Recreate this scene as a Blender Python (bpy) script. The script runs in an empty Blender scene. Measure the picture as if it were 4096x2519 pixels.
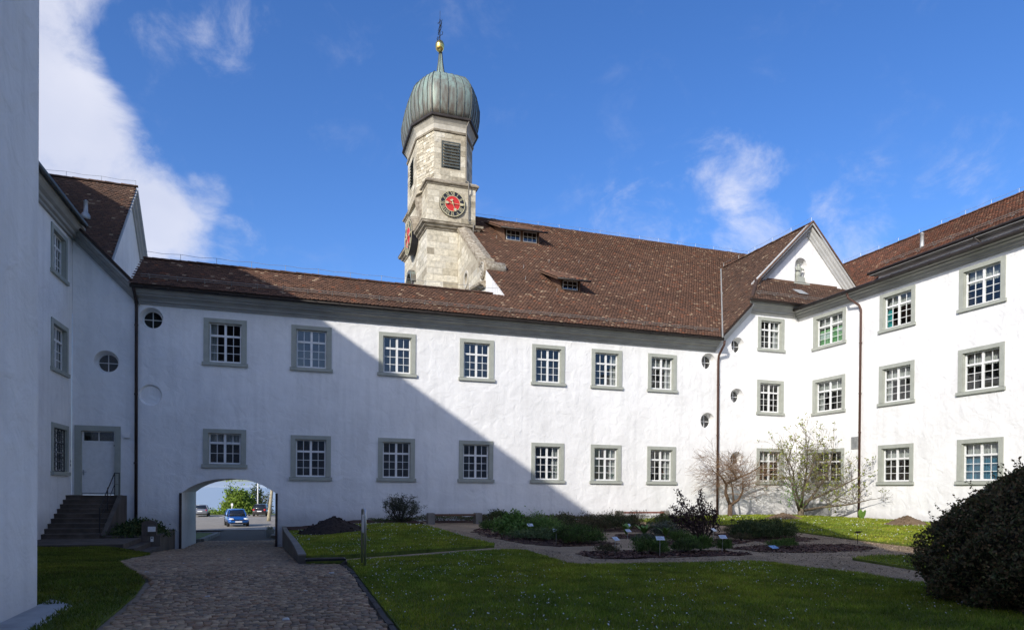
import bpy, bmesh, math, random
import numpy as np
from mathutils import Vector, Matrix, geometry as mgeo
random.seed(7); rng = np.random.default_rng(7)
R = math.radians
D = bpy.data
scene = bpy.context.scene
COL = scene.collection
# ------------------------------------------------------------------ camera
FPX, YAW, PITCH, ROLL, CY = 2689.53, R(18.2100), R(-0.3677), R(0.4725), 1970.54   # focal length in px of a 4096 px wide picture
CAMZ = 1.55
_F = Vector((math.sin(YAW)*math.cos(PITCH), math.cos(YAW)*math.cos(PITCH), math.sin(PITCH)))
_R0 = Vector((math.cos(YAW), -math.sin(YAW), 0)); _U0 = _R0.cross(_F)
_RR = _R0*math.cos(ROLL) + _U0*math.sin(ROLL); _UU = _RR.cross(_F)
cam = D.objects.new('camera', D.cameras.new('camera')); COL.objects.link(cam); scene.camera = cam
cam.data.sensor_width = 36; cam.data.lens = FPX/4096*36; cam.data.shift_y = (CY-1259.5)/4096
cam.data.clip_start = .1; cam.data.clip_end = 20000
M = Matrix((( _RR.x, _UU.x, -_F.x, 0), (_RR.y, _UU.y, -_F.y, 0), (_RR.z, _UU.z, -_F.z, CAMZ), (0, 0, 0, 1)))
cam.matrix_world = M
def pdir(x, y): return (_F + _RR*((x-2048)/FPX) - _UU*((y-CY)/FPX))
def atY(x, y, Y): d = pdir(x, y); t = Y/d.y; return Vector((d.x*t, Y, CAMZ+d.z*t))
def atZ(x, y, z): d = pdir(x, y); t = (z-CAMZ)/d.z; return Vector((d.x*t, d.y*t, z))
# ------------------------------------------------------------------ sun, sky, exposure
SUNV = Vector((-1.0, -0.9, 0.66)).normalized()          # towards the sun
sun = D.objects.new('sun', D.lights.new('sun', 'SUN')); COL.objects.link(sun)
sun.data.energy = 2.15; sun.data.angle = R(.53); sun.data.color = (1, .945, .86)
sun.rotation_euler = SUNV.to_track_quat('Z', 'Y').to_euler(); sun.location = (-20, -20, 30)
world = D.worlds.new('World'); scene.world = world; world.use_nodes = True
wn = world.node_tree; wn.nodes.clear()
def N(nt, t, **k):
    n = nt.nodes.new(t)
    for a, b in k.items():
        if a == 'inp':
            for i, v in b.items(): n.inputs[i].default_value = v
        else: setattr(n, a, b)
    return n
def L(nt, a, b): nt.links.new(a, b)
sky = N(wn, 'ShaderNodeTexSky', sky_type='NISHITA', sun_disc=False)
sky.sun_elevation = math.asin(SUNV.z); sky.sun_rotation = math.atan2(SUNV.x, SUNV.y) % (2*math.pi)
sky.altitude = 900; sky.air_density = 1.0; sky.dust_density = 3.0; sky.ozone_density = 4.0
hsv = N(wn, 'ShaderNodeHueSaturation', inp={'Hue': .510, 'Saturation': 1.2, 'Value': 1.0}); L(wn, sky.outputs[0], hsv.inputs['Color'])
bg1 = N(wn, 'ShaderNodeBackground', inp={'Strength': .107}); L(wn, hsv.outputs[0], bg1.inputs[0])
tc = N(wn, 'ShaderNodeTexCoord')
nrm = N(wn, 'ShaderNodeVectorMath', operation='NORMALIZE'); L(wn, tc.outputs['Generated'], nrm.inputs[0])
# clouds: soft banks in fixed world directions, broken up by noise
BLOBS = [(150,20,3.6,.95),(185,190,4.2,.95),(215,370,4.8,1.0),(280,540,5.2,1.0),(370,690,5.4,1.0),(480,800,5.2,.95),(590,880,4.6,.85),(700,950,4.0,.72),(60,250,6,1.0),(60,560,8,.92),(200,760,7,.92),(60,-200,7,.9),(780,860,2.6,.45),(840,760,2.2,.36),(930,960,2.6,.38),(1000,980,2.0,.30),(890,1060,3,.36),
         (890,100,5.0,.20),(620,30,3.6,.17),(490,110,2.8,.19),(760,1000,4.0,.36),
         (2620,900,6.0,.42),(2900,720,5.0,.38),(2990,970,4.6,.46),(2480,870,3.2,.34),(3050,680,2.6,.32),
         (3420,770,4.0,.34),(3330,830,2.6,.32),(3950,640,4.6,.25),(3790,790,3.6,.24),(4080,560,4.0,.24),(3400,1010,4.2,.40),(1000,1260,3,.24)]
acc = None
for (x, y, deg, w) in BLOBS:
    c = pdir(x, y).normalized()
    dt = N(wn, 'ShaderNodeVectorMath', operation='DOT_PRODUCT'); L(wn, nrm.outputs[0], dt.inputs[0]); dt.inputs[1].default_value = c
    mr = N(wn, 'ShaderNodeMapRange', interpolation_type='SMOOTHSTEP', inp={'From Min': math.cos(R(deg)), 'From Max': 1.0, 'To Min': 0, 'To Max': w})
    L(wn, dt.outputs['Value'], mr.inputs['Value'])
    if acc is None: acc = mr.outputs[0]
    else:
        mx = N(wn, 'ShaderNodeMath', operation='SMOOTH_MAX'); mx.inputs[2].default_value = .15; L(wn, acc, mx.inputs[0]); L(wn, mr.outputs[0], mx.inputs[1]); acc = mx.outputs[0]
for (az, el, deg, w) in [(150,35,22,.8),(200,30,18,.8),(240,50,16,.7),(100,40,16,.7),(320,45,14,.7),(280,28,14,.8),(60,62,12,.6)]:   # the rest of the sky: the same scattered banks
    c = Vector((math.sin(R(az))*math.cos(R(el)), math.cos(R(az))*math.cos(R(el)), math.sin(R(el))))
    dt = N(wn, 'ShaderNodeVectorMath', operation='DOT_PRODUCT'); L(wn, nrm.outputs[0], dt.inputs[0]); dt.inputs[1].default_value = c
    mr = N(wn, 'ShaderNodeMapRange', interpolation_type='SMOOTHSTEP', inp={'From Min': math.cos(R(deg)), 'From Max': 1.0, 'To Min': 0, 'To Max': w})
    L(wn, dt.outputs['Value'], mr.inputs['Value'])
    mx = N(wn, 'ShaderNodeMath', operation='MAXIMUM'); L(wn, acc, mx.inputs[0]); L(wn, mr.outputs[0], mx.inputs[1]); acc = mx.outputs[0]
cmap = N(wn, 'ShaderNodeMapping', inp={'Scale': (1, 1, 1.25), 'Rotation': (0, .5, .3)}); L(wn, nrm.outputs[0], cmap.inputs[0])
n1 = N(wn, 'ShaderNodeTexNoise', inp={'Scale': 9.5, 'Detail': 11, 'Roughness': .64, 'Distortion': .35}); L(wn, cmap.outputs[0], n1.inputs['Vector'])
n2 = N(wn, 'ShaderNodeTexNoise', inp={'Scale': 2.6, 'Detail': 5, 'Roughness': .5}); L(wn, cmap.outputs[0], n2.inputs['Vector'])
s1 = N(wn, 'ShaderNodeMath', operation='MULTIPLY_ADD', inp={1: 1.7, 2: -.95}); L(wn, n1.outputs[0], s1.inputs[0])
s2 = N(wn, 'ShaderNodeMath', operation='ADD'); L(wn, s1.outputs[0], s2.inputs[0]); L(wn, acc, s2.inputs[1])
gate = N(wn, 'ShaderNodeMapRange', interpolation_type='SMOOTHSTEP', inp={'From Min': .02, 'From Max': .25}); L(wn, acc, gate.inputs['Value'])
cm = N(wn, 'ShaderNodeMapRange', interpolation_type='SMOOTHSTEP', inp={'From Min': .05, 'From Max': .85, 'To Min': 0, 'To Max': .86}); L(wn, s2.outputs[0], cm.inputs['Value'])
cmask = N(wn, 'ShaderNodeMath', operation='MULTIPLY'); L(wn, cm.outputs[0], cmask.inputs[0]); L(wn, gate.outputs[0], cmask.inputs[1])
cr = N(wn, 'ShaderNodeValToRGB'); cr.color_ramp.elements[0].position = .35; cr.color_ramp.elements[1].position = .68
cr.color_ramp.elements[0].color = (.44, .48, .62, 1); cr.color_ramp.elements[1].color = (.74, .74, .80, 1); L(wn, n2.outputs[0], cr.inputs[0])
bg2 = N(wn, 'ShaderNodeBackground', inp={'Strength': .66}); L(wn, cr.outputs[0], bg2.inputs[0])
mixw = N(wn, 'ShaderNodeMixShader'); L(wn, cmask.outputs[0], mixw.inputs[0]); L(wn, bg1.outputs[0], mixw.inputs[1]); L(wn, bg2.outputs[0], mixw.inputs[2])
wo = N(wn, 'ShaderNodeOutputWorld'); L(wn, mixw.outputs[0], wo.inputs[0])
vs = scene.view_settings; vs.view_transform = 'Standard'; vs.look = 'None'; vs.gamma = 1; vs.use_curve_mapping = False; vs.exposure = 1.0
# ------------------------------------------------------------------ mesh helpers
class MB:
    def __init__(s): s.v = []; s.f = []
    def add(s, vs, fs):
        o = len(s.v); s.v += [tuple(p) for p in vs]; s.f += [tuple(i+o for i in f) for f in fs]; return s
    def quad(s, a, b, c, d): return s.add([a, b, c, d], [(0, 1, 2, 3)])
    def tri(s, a, b, c): return s.add([a, b, c], [(0, 1, 2)])
    def box(s, x0, x1, y0, y1, z0, z1):
        return s.add([(x0,y0,z0),(x1,y0,z0),(x1,y1,z0),(x0,y1,z0),(x0,y0,z1),(x1,y0,z1),(x1,y1,z1),(x0,y1,z1)],
                     [(0,3,2,1),(4,5,6,7),(0,1,5,4),(1,2,6,5),(2,3,7,6),(3,0,4,7)])
    def loft(s, rings, cap=True, closed=True):
        o = len(s.v); n = len(rings[0])
        for r in rings: s.v += [tuple(p) for p in r]
        for i in range(len(rings)-1):
            for j in range(n if closed else n-1):
                k = (j+1) % n
                s.f.append((o+i*n+j, o+i*n+k, o+(i+1)*n+k, o+(i+1)*n+j))
        if cap:
            s.f.append(tuple(o+j for j in reversed(range(n)))); s.f.append(tuple(o+(len(rings)-1)*n+j for j in range(n)))
        return s
    def prism(s, poly, a, b):            # poly: list of 3-D points, extruded by vector from a to b
        a = Vector(a); b = Vector(b)
        return s.loft([[Vector(p)+a for p in poly], [Vector(p)+b for p in poly]])
    def tube(s, pts, rad, n=6, cap=True):
        pts = [Vector(p) for p in pts]; m = len(pts)
        if not hasattr(rad, '__len__'): rad = [rad]*m
        rings = []; ref = None
        for i in range(m):
            t = (pts[min(i+1, m-1)]-pts[max(i-1, 0)]).normalized()
            if ref is None: ref = Vector((1, 0, 0)) if abs(t.x) < .8 else Vector((0, 1, 0))
            u = (ref - t*ref.dot(t)).normalized(); w = t.cross(u); ref = u
            rings.append([pts[i]+(u*math.cos(2*math.pi*k/n)+w*math.sin(2*math.pi*k/n))*rad[i] for k in range(n)])
        return s.loft(rings, cap)
    def lathe(s, prof, c, n=16):         # prof (r, z)
        return s.loft([[(c[0]+r*math.cos(2*math.pi*k/n), c[1]+r*math.sin(2*math.pi*k/n), c[2]+z) for k in range(n)] for r, z in prof])
    def mesh(s, name, smooth=False):
        me = D.meshes.new(name); me.from_pydata(s.v, [], s.f)
        if smooth: me.polygons.foreach_set('use_smooth', [True]*len(me.polygons))
        me.update(); return me
    def build(s, name, mat, parent=None, smooth=False, loc=None, rotz=0):
        return link(name, s.mesh(name, smooth), mat, parent, loc, rotz)
def link(name, me, mat=None, parent=None, loc=None, rotz=0):
    if mat is not None and not me.materials: me.materials.append(mat)
    o = D.objects.new(name, me); COL.objects.link(o)
    if parent is not None: o.parent = parent
    if loc is not None: o.location = loc
    if rotz: o.rotation_euler = (0, 0, rotz)
    return o
def thing(name, label, cat, loc=(0, 0, 0), rotz=0, group=None):
    o = D.objects.new(name, None); COL.objects.link(o); o.location = loc; o.rotation_euler = (0, 0, rotz); o.empty_display_size = .2
    return tag(o, label, cat, group)
def tag(o, label, cat, group=None):
    o['label'] = label; o['category'] = cat
    if group: o['group'] = group
    return o
def struct(o): o['kind'] = 'structure'; return o
def stuff(o): o['kind'] = 'stuff'; return o
def np_mesh(name, verts, faces_flat, sizes, col=None, smooth=False):
    me = D.meshes.new(name); nv = len(verts); nf = len(sizes)
    me.vertices.add(nv); me.vertices.foreach_set('co', np.asarray(verts, np.float32).ravel())
    me.loops.add(len(faces_flat)); me.loops.foreach_set('vertex_index', np.asarray(faces_flat, np.int32))
    st = np.concatenate([[0], np.cumsum(sizes)[:-1]]).astype(np.int32)
    me.polygons.add(nf); me.polygons.foreach_set('loop_start', st); me.polygons.foreach_set('loop_total', np.asarray(sizes, np.int32))
    if smooth: me.polygons.foreach_set('use_smooth', np.ones(nf, bool))
    if col is not None:
        a = me.color_attributes.new('col', 'FLOAT_COLOR', 'POINT')
        c = np.ones((nv, 4), np.float32); c[:, :3] = col; a.data.foreach_set('color', c.ravel())
    me.update(calc_edges=True); me.validate(); return me
def inpoly(p, poly):
    x, y = p; c = False; n = len(poly)
    for i in range(n):
        x1, y1 = poly[i]; x2, y2 = poly[i-1]
        if (y1 > y) != (y2 > y) and x < (x2-x1)*(y-y1)/(y2-y1)+x1: c = not c
    return c
def inpoly_np(P, poly):
    x, y = P[:, 0], P[:, 1]; c = np.zeros(len(P), bool); n = len(poly)
    for i in range(n):
        x1, y1 = poly[i]; x2, y2 = poly[i-1]
        if y1 == y2: continue
        c ^= ((y1 > y) != (y2 > y)) & (x < (x2-x1)*(y-y1)/(y2-y1)+x1)
    return c
def smooth01(t): t = max(0., min(1., t)); return t*t*(3-2*t)
def circ(u, z, r, n=28): return [(u+r*math.cos(2*math.pi*k/n), z+r*math.sin(2*math.pi*k/n)) for k in range(n)]
def cdt(outer, holes):
    pts = []; edges = []
    for pl in [outer]+holes:
        o = len(pts); pts += [Vector(p) for p in pl]; edges += [(o+i, o+(i+1) % len(pl)) for i in range(len(pl))]
    vo, _, fo, _, _, _ = mgeo.delaunay_2d_cdt(pts, edges, [], 0, 1e-6)
    out = []
    for f in fo:
        c = sum((vo[i] for i in f), Vector((0, 0)))/len(f)
        if inpoly(c, outer) and not any(inpoly(c, h) for h in holes): out.append(tuple(f))
    return [tuple(v) for v in vo], out
class Frame:                            # wall frame: u to the right seen from outside, d into the wall, z up
    def __init__(s, o, rot): s.o = Vector(o); s.rot = rot; c, q = math.cos(rot), math.sin(rot); s.U = Vector((c, q, 0)); s.I = Vector((-q, c, 0))
    def p(s, u, d, z): return s.o + s.U*u + s.I*d + Vector((0, 0, z))
def wall(name, fr, outer, holes, mat, parent=None, reveals=None):
    vo, fo = cdt(outer, holes); mb = MB()
    mb.add([fr.p(u, 0, z) for u, z in vo], fo)
    for (poly, poly2, d) in (reveals or []):    # opening sides from poly at the face to poly2 at depth d
        n = len(poly)
        for i in range(n):
            j = (i+1) % n
            mb.quad(fr.p(*poly[i][:1], 0, poly[i][1]), fr.p(poly[j][0], 0, poly[j][1]), fr.p(poly2[j][0], d, poly2[j][1]), fr.p(poly2[i][0], d, poly2[i][1]))
    me = mb.mesh(name); bm = bmesh.new(); bm.from_mesh(me)
    bmesh.ops.remove_doubles(bm, verts=bm.verts, dist=1e-4); bmesh.ops.recalc_face_normals(bm, faces=bm.faces); bm.to_mesh(me); bm.free()
    return link(name, me, mat, parent)
def extr(name, prof, A, B, out, mat, parent=None, endA=0, endB=0):   # profile (out, z) swept from A to B; mitre: end shift per unit of 'out'
    A = Vector(A); B = Vector(B); out = Vector(out); t = (B-A).normalized(); mb = MB()
    r0 = [A+out*d+Vector((0, 0, z))+t*(endA*d) for d, z in prof]; r1 = [B+out*d+Vector((0, 0, z))+t*(endB*d) for d, z in prof]
    return mb.loft([r0, r1]).build(name, mat, parent)
# ------------------------------------------------------------------ materials
def mat(name, col=(.5, .5, .5), rough=.8, metal=0, spec=.5):
    m = D.materials.new(name); m.use_nodes = True; nt = m.node_tree; b = nt.nodes['Principled BSDF']
    b.inputs['Base Color'].default_value = (*col, 1); b.inputs['Roughness'].default_value = rough; b.inputs['Metallic'].default_value = metal
    b.inputs['Specular IOR Level'].default_value = spec; return m
def noisemat(name, stops, scale=5, detail=6, rough=.85, bump=.0, bscale=None, bdist=.02, stretch=(1, 1, 1), metal=0, spec=.3, ncoord='Object', scale2=None, mul2=(.75, 1.15), distort=0):
    m = mat(name, stops[0][1], rough, metal, spec); nt = m.node_tree; b = nt.nodes['Principled BSDF']
    t = N(nt, 'ShaderNodeTexCoord'); mp = N(nt, 'ShaderNodeMapping', inp={'Scale': stretch})
    if ncoord == 'World':
        g = N(nt, 'ShaderNodeNewGeometry'); L(nt, g.outputs['Position'], mp.inputs[0])
    else: L(nt, t.outputs[ncoord], mp.inputs[0])
    n = N(nt, 'ShaderNodeTexNoise', inp={'Scale': scale, 'Detail': detail, 'Roughness': .6, 'Distortion': distort}); L(nt, mp.outputs[0], n.inputs['Vector'])
    cr = N(nt, 'ShaderNodeValToRGB'); els = cr.color_ramp.elements
    while len(els) < len(stops): els.new(.5)
    for e, (p, c) in zip(els, stops): e.position = p; e.color = (*c, 1)
    L(nt, n.outputs[0], cr.inputs[0]); out = cr.outputs[0]
    if scale2:
        k = N(nt, 'ShaderNodeTexNoise', inp={'Scale': scale2, 'Detail': 3}); L(nt, mp.outputs[0], k.inputs['Vector'])
        mr = N(nt, 'ShaderNodeMapRange', inp={'From Min': .3, 'From Max': .7, 'To Min': mul2[0], 'To Max': mul2[1]}); L(nt, k.outputs[0], mr.inputs[0])
        mx = N(nt, 'ShaderNodeMix', data_type='RGBA', blend_type='MULTIPLY', inp={0: 1.}); L(nt, out, mx.inputs[6]); L(nt, mr.outputs[0], mx.inputs[7]); out = mx.outputs[2]
    L(nt, out, b.inputs['Base Color'])
    if bump:
        nb = N(nt, 'ShaderNodeTexNoise', inp={'Scale': bscale or scale*3, 'Detail': 6}); L(nt, mp.outputs[0], nb.inputs['Vector'])
        bp = N(nt, 'ShaderNodeBump', inp={'Strength': bump, 'Distance': bdist}); L(nt, nb.outputs[0], bp.inputs['Height']); L(nt, bp.outputs[0], b.inputs['Normal'])
    return m
def attrmat(name, rough=.85, nscale=9, namt=.25, bump=.3, bdist=.006, spec=.3, trans=0):
    m = mat(name, (.3, .3, .3), rough, 0, spec); nt = m.node_tree; b = nt.nodes['Principled BSDF']
    a = N(nt, 'ShaderNodeAttribute', attribute_name='col'); g = N(nt, 'ShaderNodeNewGeometry')
    n = N(nt, 'ShaderNodeTexNoise', inp={'Scale': nscale, 'Detail': 5, 'Roughness': .65}); L(nt, g.outputs['Position'], n.inputs['Vector'])
    mr = N(nt, 'ShaderNodeMapRange', inp={'From Min': .3, 'From Max': .7, 'To Min': 1-namt, 'To Max': 1+namt}); L(nt, n.outputs[0], mr.inputs[0])
    mx = N(nt, 'ShaderNodeMix', data_type='RGBA', blend_type='MULTIPLY', inp={0: 1.}); L(nt, a.outputs['Color'], mx.inputs[6]); L(nt, mr.outputs[0], mx.inputs[7])
    L(nt, mx.outputs[2], b.inputs['Base Color'])
    if bump:
        bp = N(nt, 'ShaderNodeBump', inp={'Strength': bump, 'Distance': bdist}); L(nt, n.outputs[0], bp.inputs['Height']); L(nt, bp.outputs[0], b.inputs['Normal'])
    if trans:
        tr = N(nt, 'ShaderNodeBsdfTranslucent'); L(nt, mx.outputs[2], tr.inputs[0]); ms = N(nt, 'ShaderNodeMixShader', inp={0: trans})
        L(nt, b.outputs[0], ms.inputs[1]); L(nt, tr.outputs[0], ms.inputs[2]); L(nt, ms.outputs[0], nt.nodes['Material Output'].inputs[0])
    return m
def plaster(name, c0, c1):
    m = mat(name, c1, .9, 0, .2); nt = m.node_tree; b = nt.nodes['Principled BSDF']
    g = N(nt, 'ShaderNodeNewGeometry')
    n = N(nt, 'ShaderNodeTexNoise', inp={'Scale': .55, 'Detail': 8, 'Roughness': .62}); L(nt, g.outputs['Position'], n.inputs['Vector'])
    cr = N(nt, 'ShaderNodeValToRGB'); cr.color_ramp.elements[0].position = .33; cr.color_ramp.elements[1].position = .6
    cr.color_ramp.elements[0].color = (*c0, 1); cr.color_ramp.elements[1].color = (*c1, 1); L(nt, n.outputs[0], cr.inputs[0])
    # faint vertical rain streaks
    mp = N(nt, 'ShaderNodeMapping', inp={'Scale': (2.2, 2.2, .16)}); L(nt, g.outputs['Position'], mp.inputs[0])
    st = N(nt, 'ShaderNodeTexNoise', inp={'Scale': 1.6, 'Detail': 6}); L(nt, mp.outputs[0], st.inputs['Vector'])
    mr = N(nt, 'ShaderNodeMapRange', inp={'From Min': .3, 'From Max': .55, 'To Min': .92, 'To Max': 1}); L(nt, st.outputs[0], mr.inputs[0])
    mx = N(nt, 'ShaderNodeMix', data_type='RGBA', blend_type='MULTIPLY', inp={0: 1.}); L(nt, cr.outputs[0], mx.inputs[6]); L(nt, mr.outputs[0], mx.inputs[7]); 
    # splash-dirt just above the ground, ragged
    sx = N(nt, 'ShaderNodeSeparateXYZ'); L(nt, g.outputs['Position'], sx.inputs[0])
    zz = N(nt, 'ShaderNodeMath', operation='MULTIPLY_ADD', inp={1: .9, 2: -.35}); L(nt, n.outputs[0], zz.inputs[0])
    za = N(nt, 'ShaderNodeMath', operation='SUBTRACT'); L(nt, sx.outputs[2], za.inputs[0]); L(nt, zz.outputs[0], za.inputs[1])
    dr = N(nt, 'ShaderNodeMapRange', inp={'From Min': -.1, 'From Max': .5, 'To Min': .70, 'To Max': 1}); L(nt, za.outputs[0], dr.inputs[0])
    my = N(nt, 'ShaderNodeMix', data_type='RGBA', blend_type='MULTIPLY', inp={0: 1.}); L(nt, mx.outputs[2], my.inputs[6]); L(nt, dr.outputs[0], my.inputs[7]); L(nt, my.outputs[2], b.inputs['Base Color'])
    n2 = N(nt, 'ShaderNodeTexNoise', inp={'Scale': 2.3, 'Detail': 3, 'Roughness': .5, 'Distortion': .6}); L(nt, g.outputs['Position'], n2.inputs['Vector'])
    n3 = N(nt, 'ShaderNodeTexNoise', inp={'Scale': 22, 'Detail': 5}); L(nt, g.outputs['Position'], n3.inputs['Vector'])
    b1 = N(nt, 'ShaderNodeBump', inp={'Strength': .6, 'Distance': .08}); L(nt, n2.outputs[0], b1.inputs['Height'])
    b2 = N(nt, 'ShaderNodeBump', inp={'Strength': .35, 'Distance': .012}); L(nt, n3.outputs[0], b2.inputs['Height']); L(nt, b1.outputs[0], b2.inputs['Normal']); L(nt, b2.outputs[0], b.inputs['Normal'])
    return m
def glassmat(name, tint=(.75, .8, .8), ior=1.55):
    m = D.materials.new(name); m.use_nodes = True; nt = m.node_tree; nt.nodes.clear()
    g = N(nt, 'ShaderNodeNewGeometry'); n = N(nt, 'ShaderNodeTexNoise', inp={'Scale': 1.7, 'Detail': 1}); L(nt, g.outputs['Position'], n.inputs['Vector'])
    bp = N(nt, 'ShaderNodeBump', inp={'Strength': .25, 'Distance': .02}); L(nt, n.outputs[0], bp.inputs['Height'])
    fr = N(nt, 'ShaderNodeLayerWeight', inp={'Blend': .5}); pw = N(nt, 'ShaderNodeMath', operation='POWER', inp={1: 4.5}); L(nt, fr.outputs['Facing'], pw.inputs[0])
    mf = N(nt, 'ShaderNodeMath', operation='MULTIPLY_ADD', use_clamp=True, inp={1: .85, 2: .075}); L(nt, pw.outputs[0], mf.inputs[0])
    tr = N(nt, 'ShaderNodeBsdfTransparent', inp={0: (*tint, 1)}); gl = N(nt, 'ShaderNodeBsdfGlossy', inp={'Color': (.95, .97, 1, 1), 'Roughness': .015}); L(nt, bp.outputs[0], gl.inputs['Normal'])
    ms = N(nt, 'ShaderNodeMixShader'); L(nt, mf.outputs[0], ms.inputs[0]); L(nt, tr.outputs[0], ms.inputs[1]); L(nt, gl.outputs[0], ms.inputs[2])
    o = N(nt, 'ShaderNodeOutputMaterial'); L(nt, ms.outputs[0], o.inputs[0]); return m
PLA = plaster('white_plaster', (.755, .75, .735), (.85, .845, .83))
FRAME = noisemat('grey_green_stone', [(.3, (.33, .345, .30)), (.7, (.40, .415, .365))], 3, rough=.8, bump=.25, bscale=30, bdist=.004, ncoord='World')
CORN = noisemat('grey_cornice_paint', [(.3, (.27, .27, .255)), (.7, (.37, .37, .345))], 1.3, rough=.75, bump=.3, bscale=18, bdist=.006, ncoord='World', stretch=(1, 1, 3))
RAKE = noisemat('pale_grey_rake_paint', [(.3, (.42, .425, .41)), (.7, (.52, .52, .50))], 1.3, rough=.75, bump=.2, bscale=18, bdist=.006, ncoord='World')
WHITE = noisemat('white_window_paint', [(.35, (.72, .72, .70)), (.65, (.80, .80, .785))], 6, rough=.45, ncoord='World')
GLASS = glassmat('window_glass')
DARKROOM = noisemat('dim_room', [(.3, (.035, .028, .026)), (.7, (.06, .048, .043))], 1.2, rough=.9, ncoord='World')
CURT = noisemat('net_curtain', [(.35, (.32, .31, .29)), (.65, (.62, .60, .56))], 2, detail=2, rough=.9, stretch=(18, 18, .4), ncoord='World')
BLUEC = noisemat('blue_curtain', [(.35, (.03, .10, .17)), (.65, (.09, .24, .34))], 2, detail=2, rough=.9, stretch=(14, 14, .4), ncoord='World')
TEALC = noisemat('teal_curtain', [(.45, (.02, .22, .22)), (.6, (.06, .42, .40))], 6, rough=.9, ncoord='World')
GREENB = mat('green_blind', (.16, .36, .14), .7); PALEB = mat('pale_blind', (.45, .55, .48), .7)
GUT = noisemat('dark_copper_gutter', [(.3, (.030, .026, .024)), (.7, (.06, .05, .044))], 2, rough=.55, metal=.2, ncoord='World')
PIPE = noisemat('brown_copper_pipe', [(.3, (.06, .032, .025)), (.7, (.105, .055, .042))], 2.5, rough=.5, metal=.25, ncoord='World', stretch=(1, 1, .3))
PIPED = noisemat('dark_pipe', [(.3, (.03, .022, .02)), (.7, (.06, .04, .035))], 2.5, rough=.5, ncoord='World')
ZINC = noisemat('weathered_zinc', [(.3, (.30, .31, .31)), (.7, (.48, .49, .48))], 4, rough=.5, metal=.3, ncoord='World')
GUARD = mat('dull_galvanised', (.22, .21, .19), .6, .2)
PIPEG = mat('lead_grey_pipe', (.17, .155, .13), .7)
TILE = attrmat('clay_tile', .85, 14, .2, .4, .006)
UNDER = mat('roof_underlay', (.035, .022, .017), .95)
ASH = attrmat('ashlar_stone', .9, 5, .30, .7, .02)
MORT = noisemat('stone_joint', [(.3, (.36, .315, .235)), (.7, (.48, .43, .335))], 4, rough=.95, ncoord='World', bump=.4, bdist=.01)
LICH = noisemat('lichen_stone', [(.32, (.15, .12, .085)), (.5, (.30, .25, .18)), (.66, (.48, .44, .35))], 6.5, rough=.95, bump=.7, bscale=16, bdist=.02, ncoord='World')
MOULD = noisemat('weathered_moulding', [(.3, (.14, .115, .085)), (.52, (.29, .25, .19)), (.72, (.43, .39, .31))], 2.2, rough=.92, bump=.5, bscale=12, bdist=.012, ncoord='World', stretch=(1, 1, 2))
PALEST = noisemat('pale_ashlar', [(.3, (.40, .375, .32)), (.7, (.56, .53, .46))], 3, rough=.9, bump=.4, bscale=14, bdist=.01, ncoord='World')
GOLD = mat('gilding', (.85, .60, .20), .28, 1.0); GILT = mat('gilt_paint', (.62, .55, .33), .45, .35)
CRED = mat('clock_red', (.52, .025, .02), .5); CBLK = mat('clock_black', (.012, .012, .018), .45)
IRON = mat('wrought_iron', (.018, .018, .02), .5, .4); LOUV = noisemat('slate_louvre', [(.3, (.05, .06, .06)), (.7, (.10, .115, .11))], 4, rough=.7, ncoord='World')
DARK = mat('dark_void', (.006, .006, .006), .95)
OLDW = noisemat('old_wood', [(.3, (.10, .055, .035)), (.7, (.17, .10, .065))], 3, rough=.85, ncoord='World', stretch=(1, 1, 4), bump=.3)
STEP = noisemat('dark_sandstone', [(.3, (.065, .053, .045)), (.7, (.13, .108, .09))], 2.2, rough=.9, bump=.5, bscale=25, bdist=.008, ncoord='World', scale2=.8)
CONC = noisemat('weathered_concrete', [(.3, (.13, .12, .105)), (.7, (.26, .24, .21))], 1.8, rough=.92, bump=.4, bscale=25, bdist=.008, ncoord='World', stretch=(1, 1, .5))
GRIMY = noisemat('grimy_concrete', [(.3, (.07, .058, .048)), (.7, (.14, .12, .10))], 1.8, rough=.95, bump=.4, bscale=25, bdist=.008, ncoord='World', stretch=(1, 1, .4))
EDGE = noisemat('edging_sett', [(.3, (.17, .125, .085)), (.7, (.28, .21, .15))], 5, rough=.9, bump=.4, bscale=25, bdist=.008, ncoord='World')
PALEC = noisemat('pale_concrete', [(.3, (.28, .28, .27)), (.7, (.46, .46, .45))], 2.2, rough=.9, bump=.4, bscale=25, bdist=.006, ncoord='World')
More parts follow.
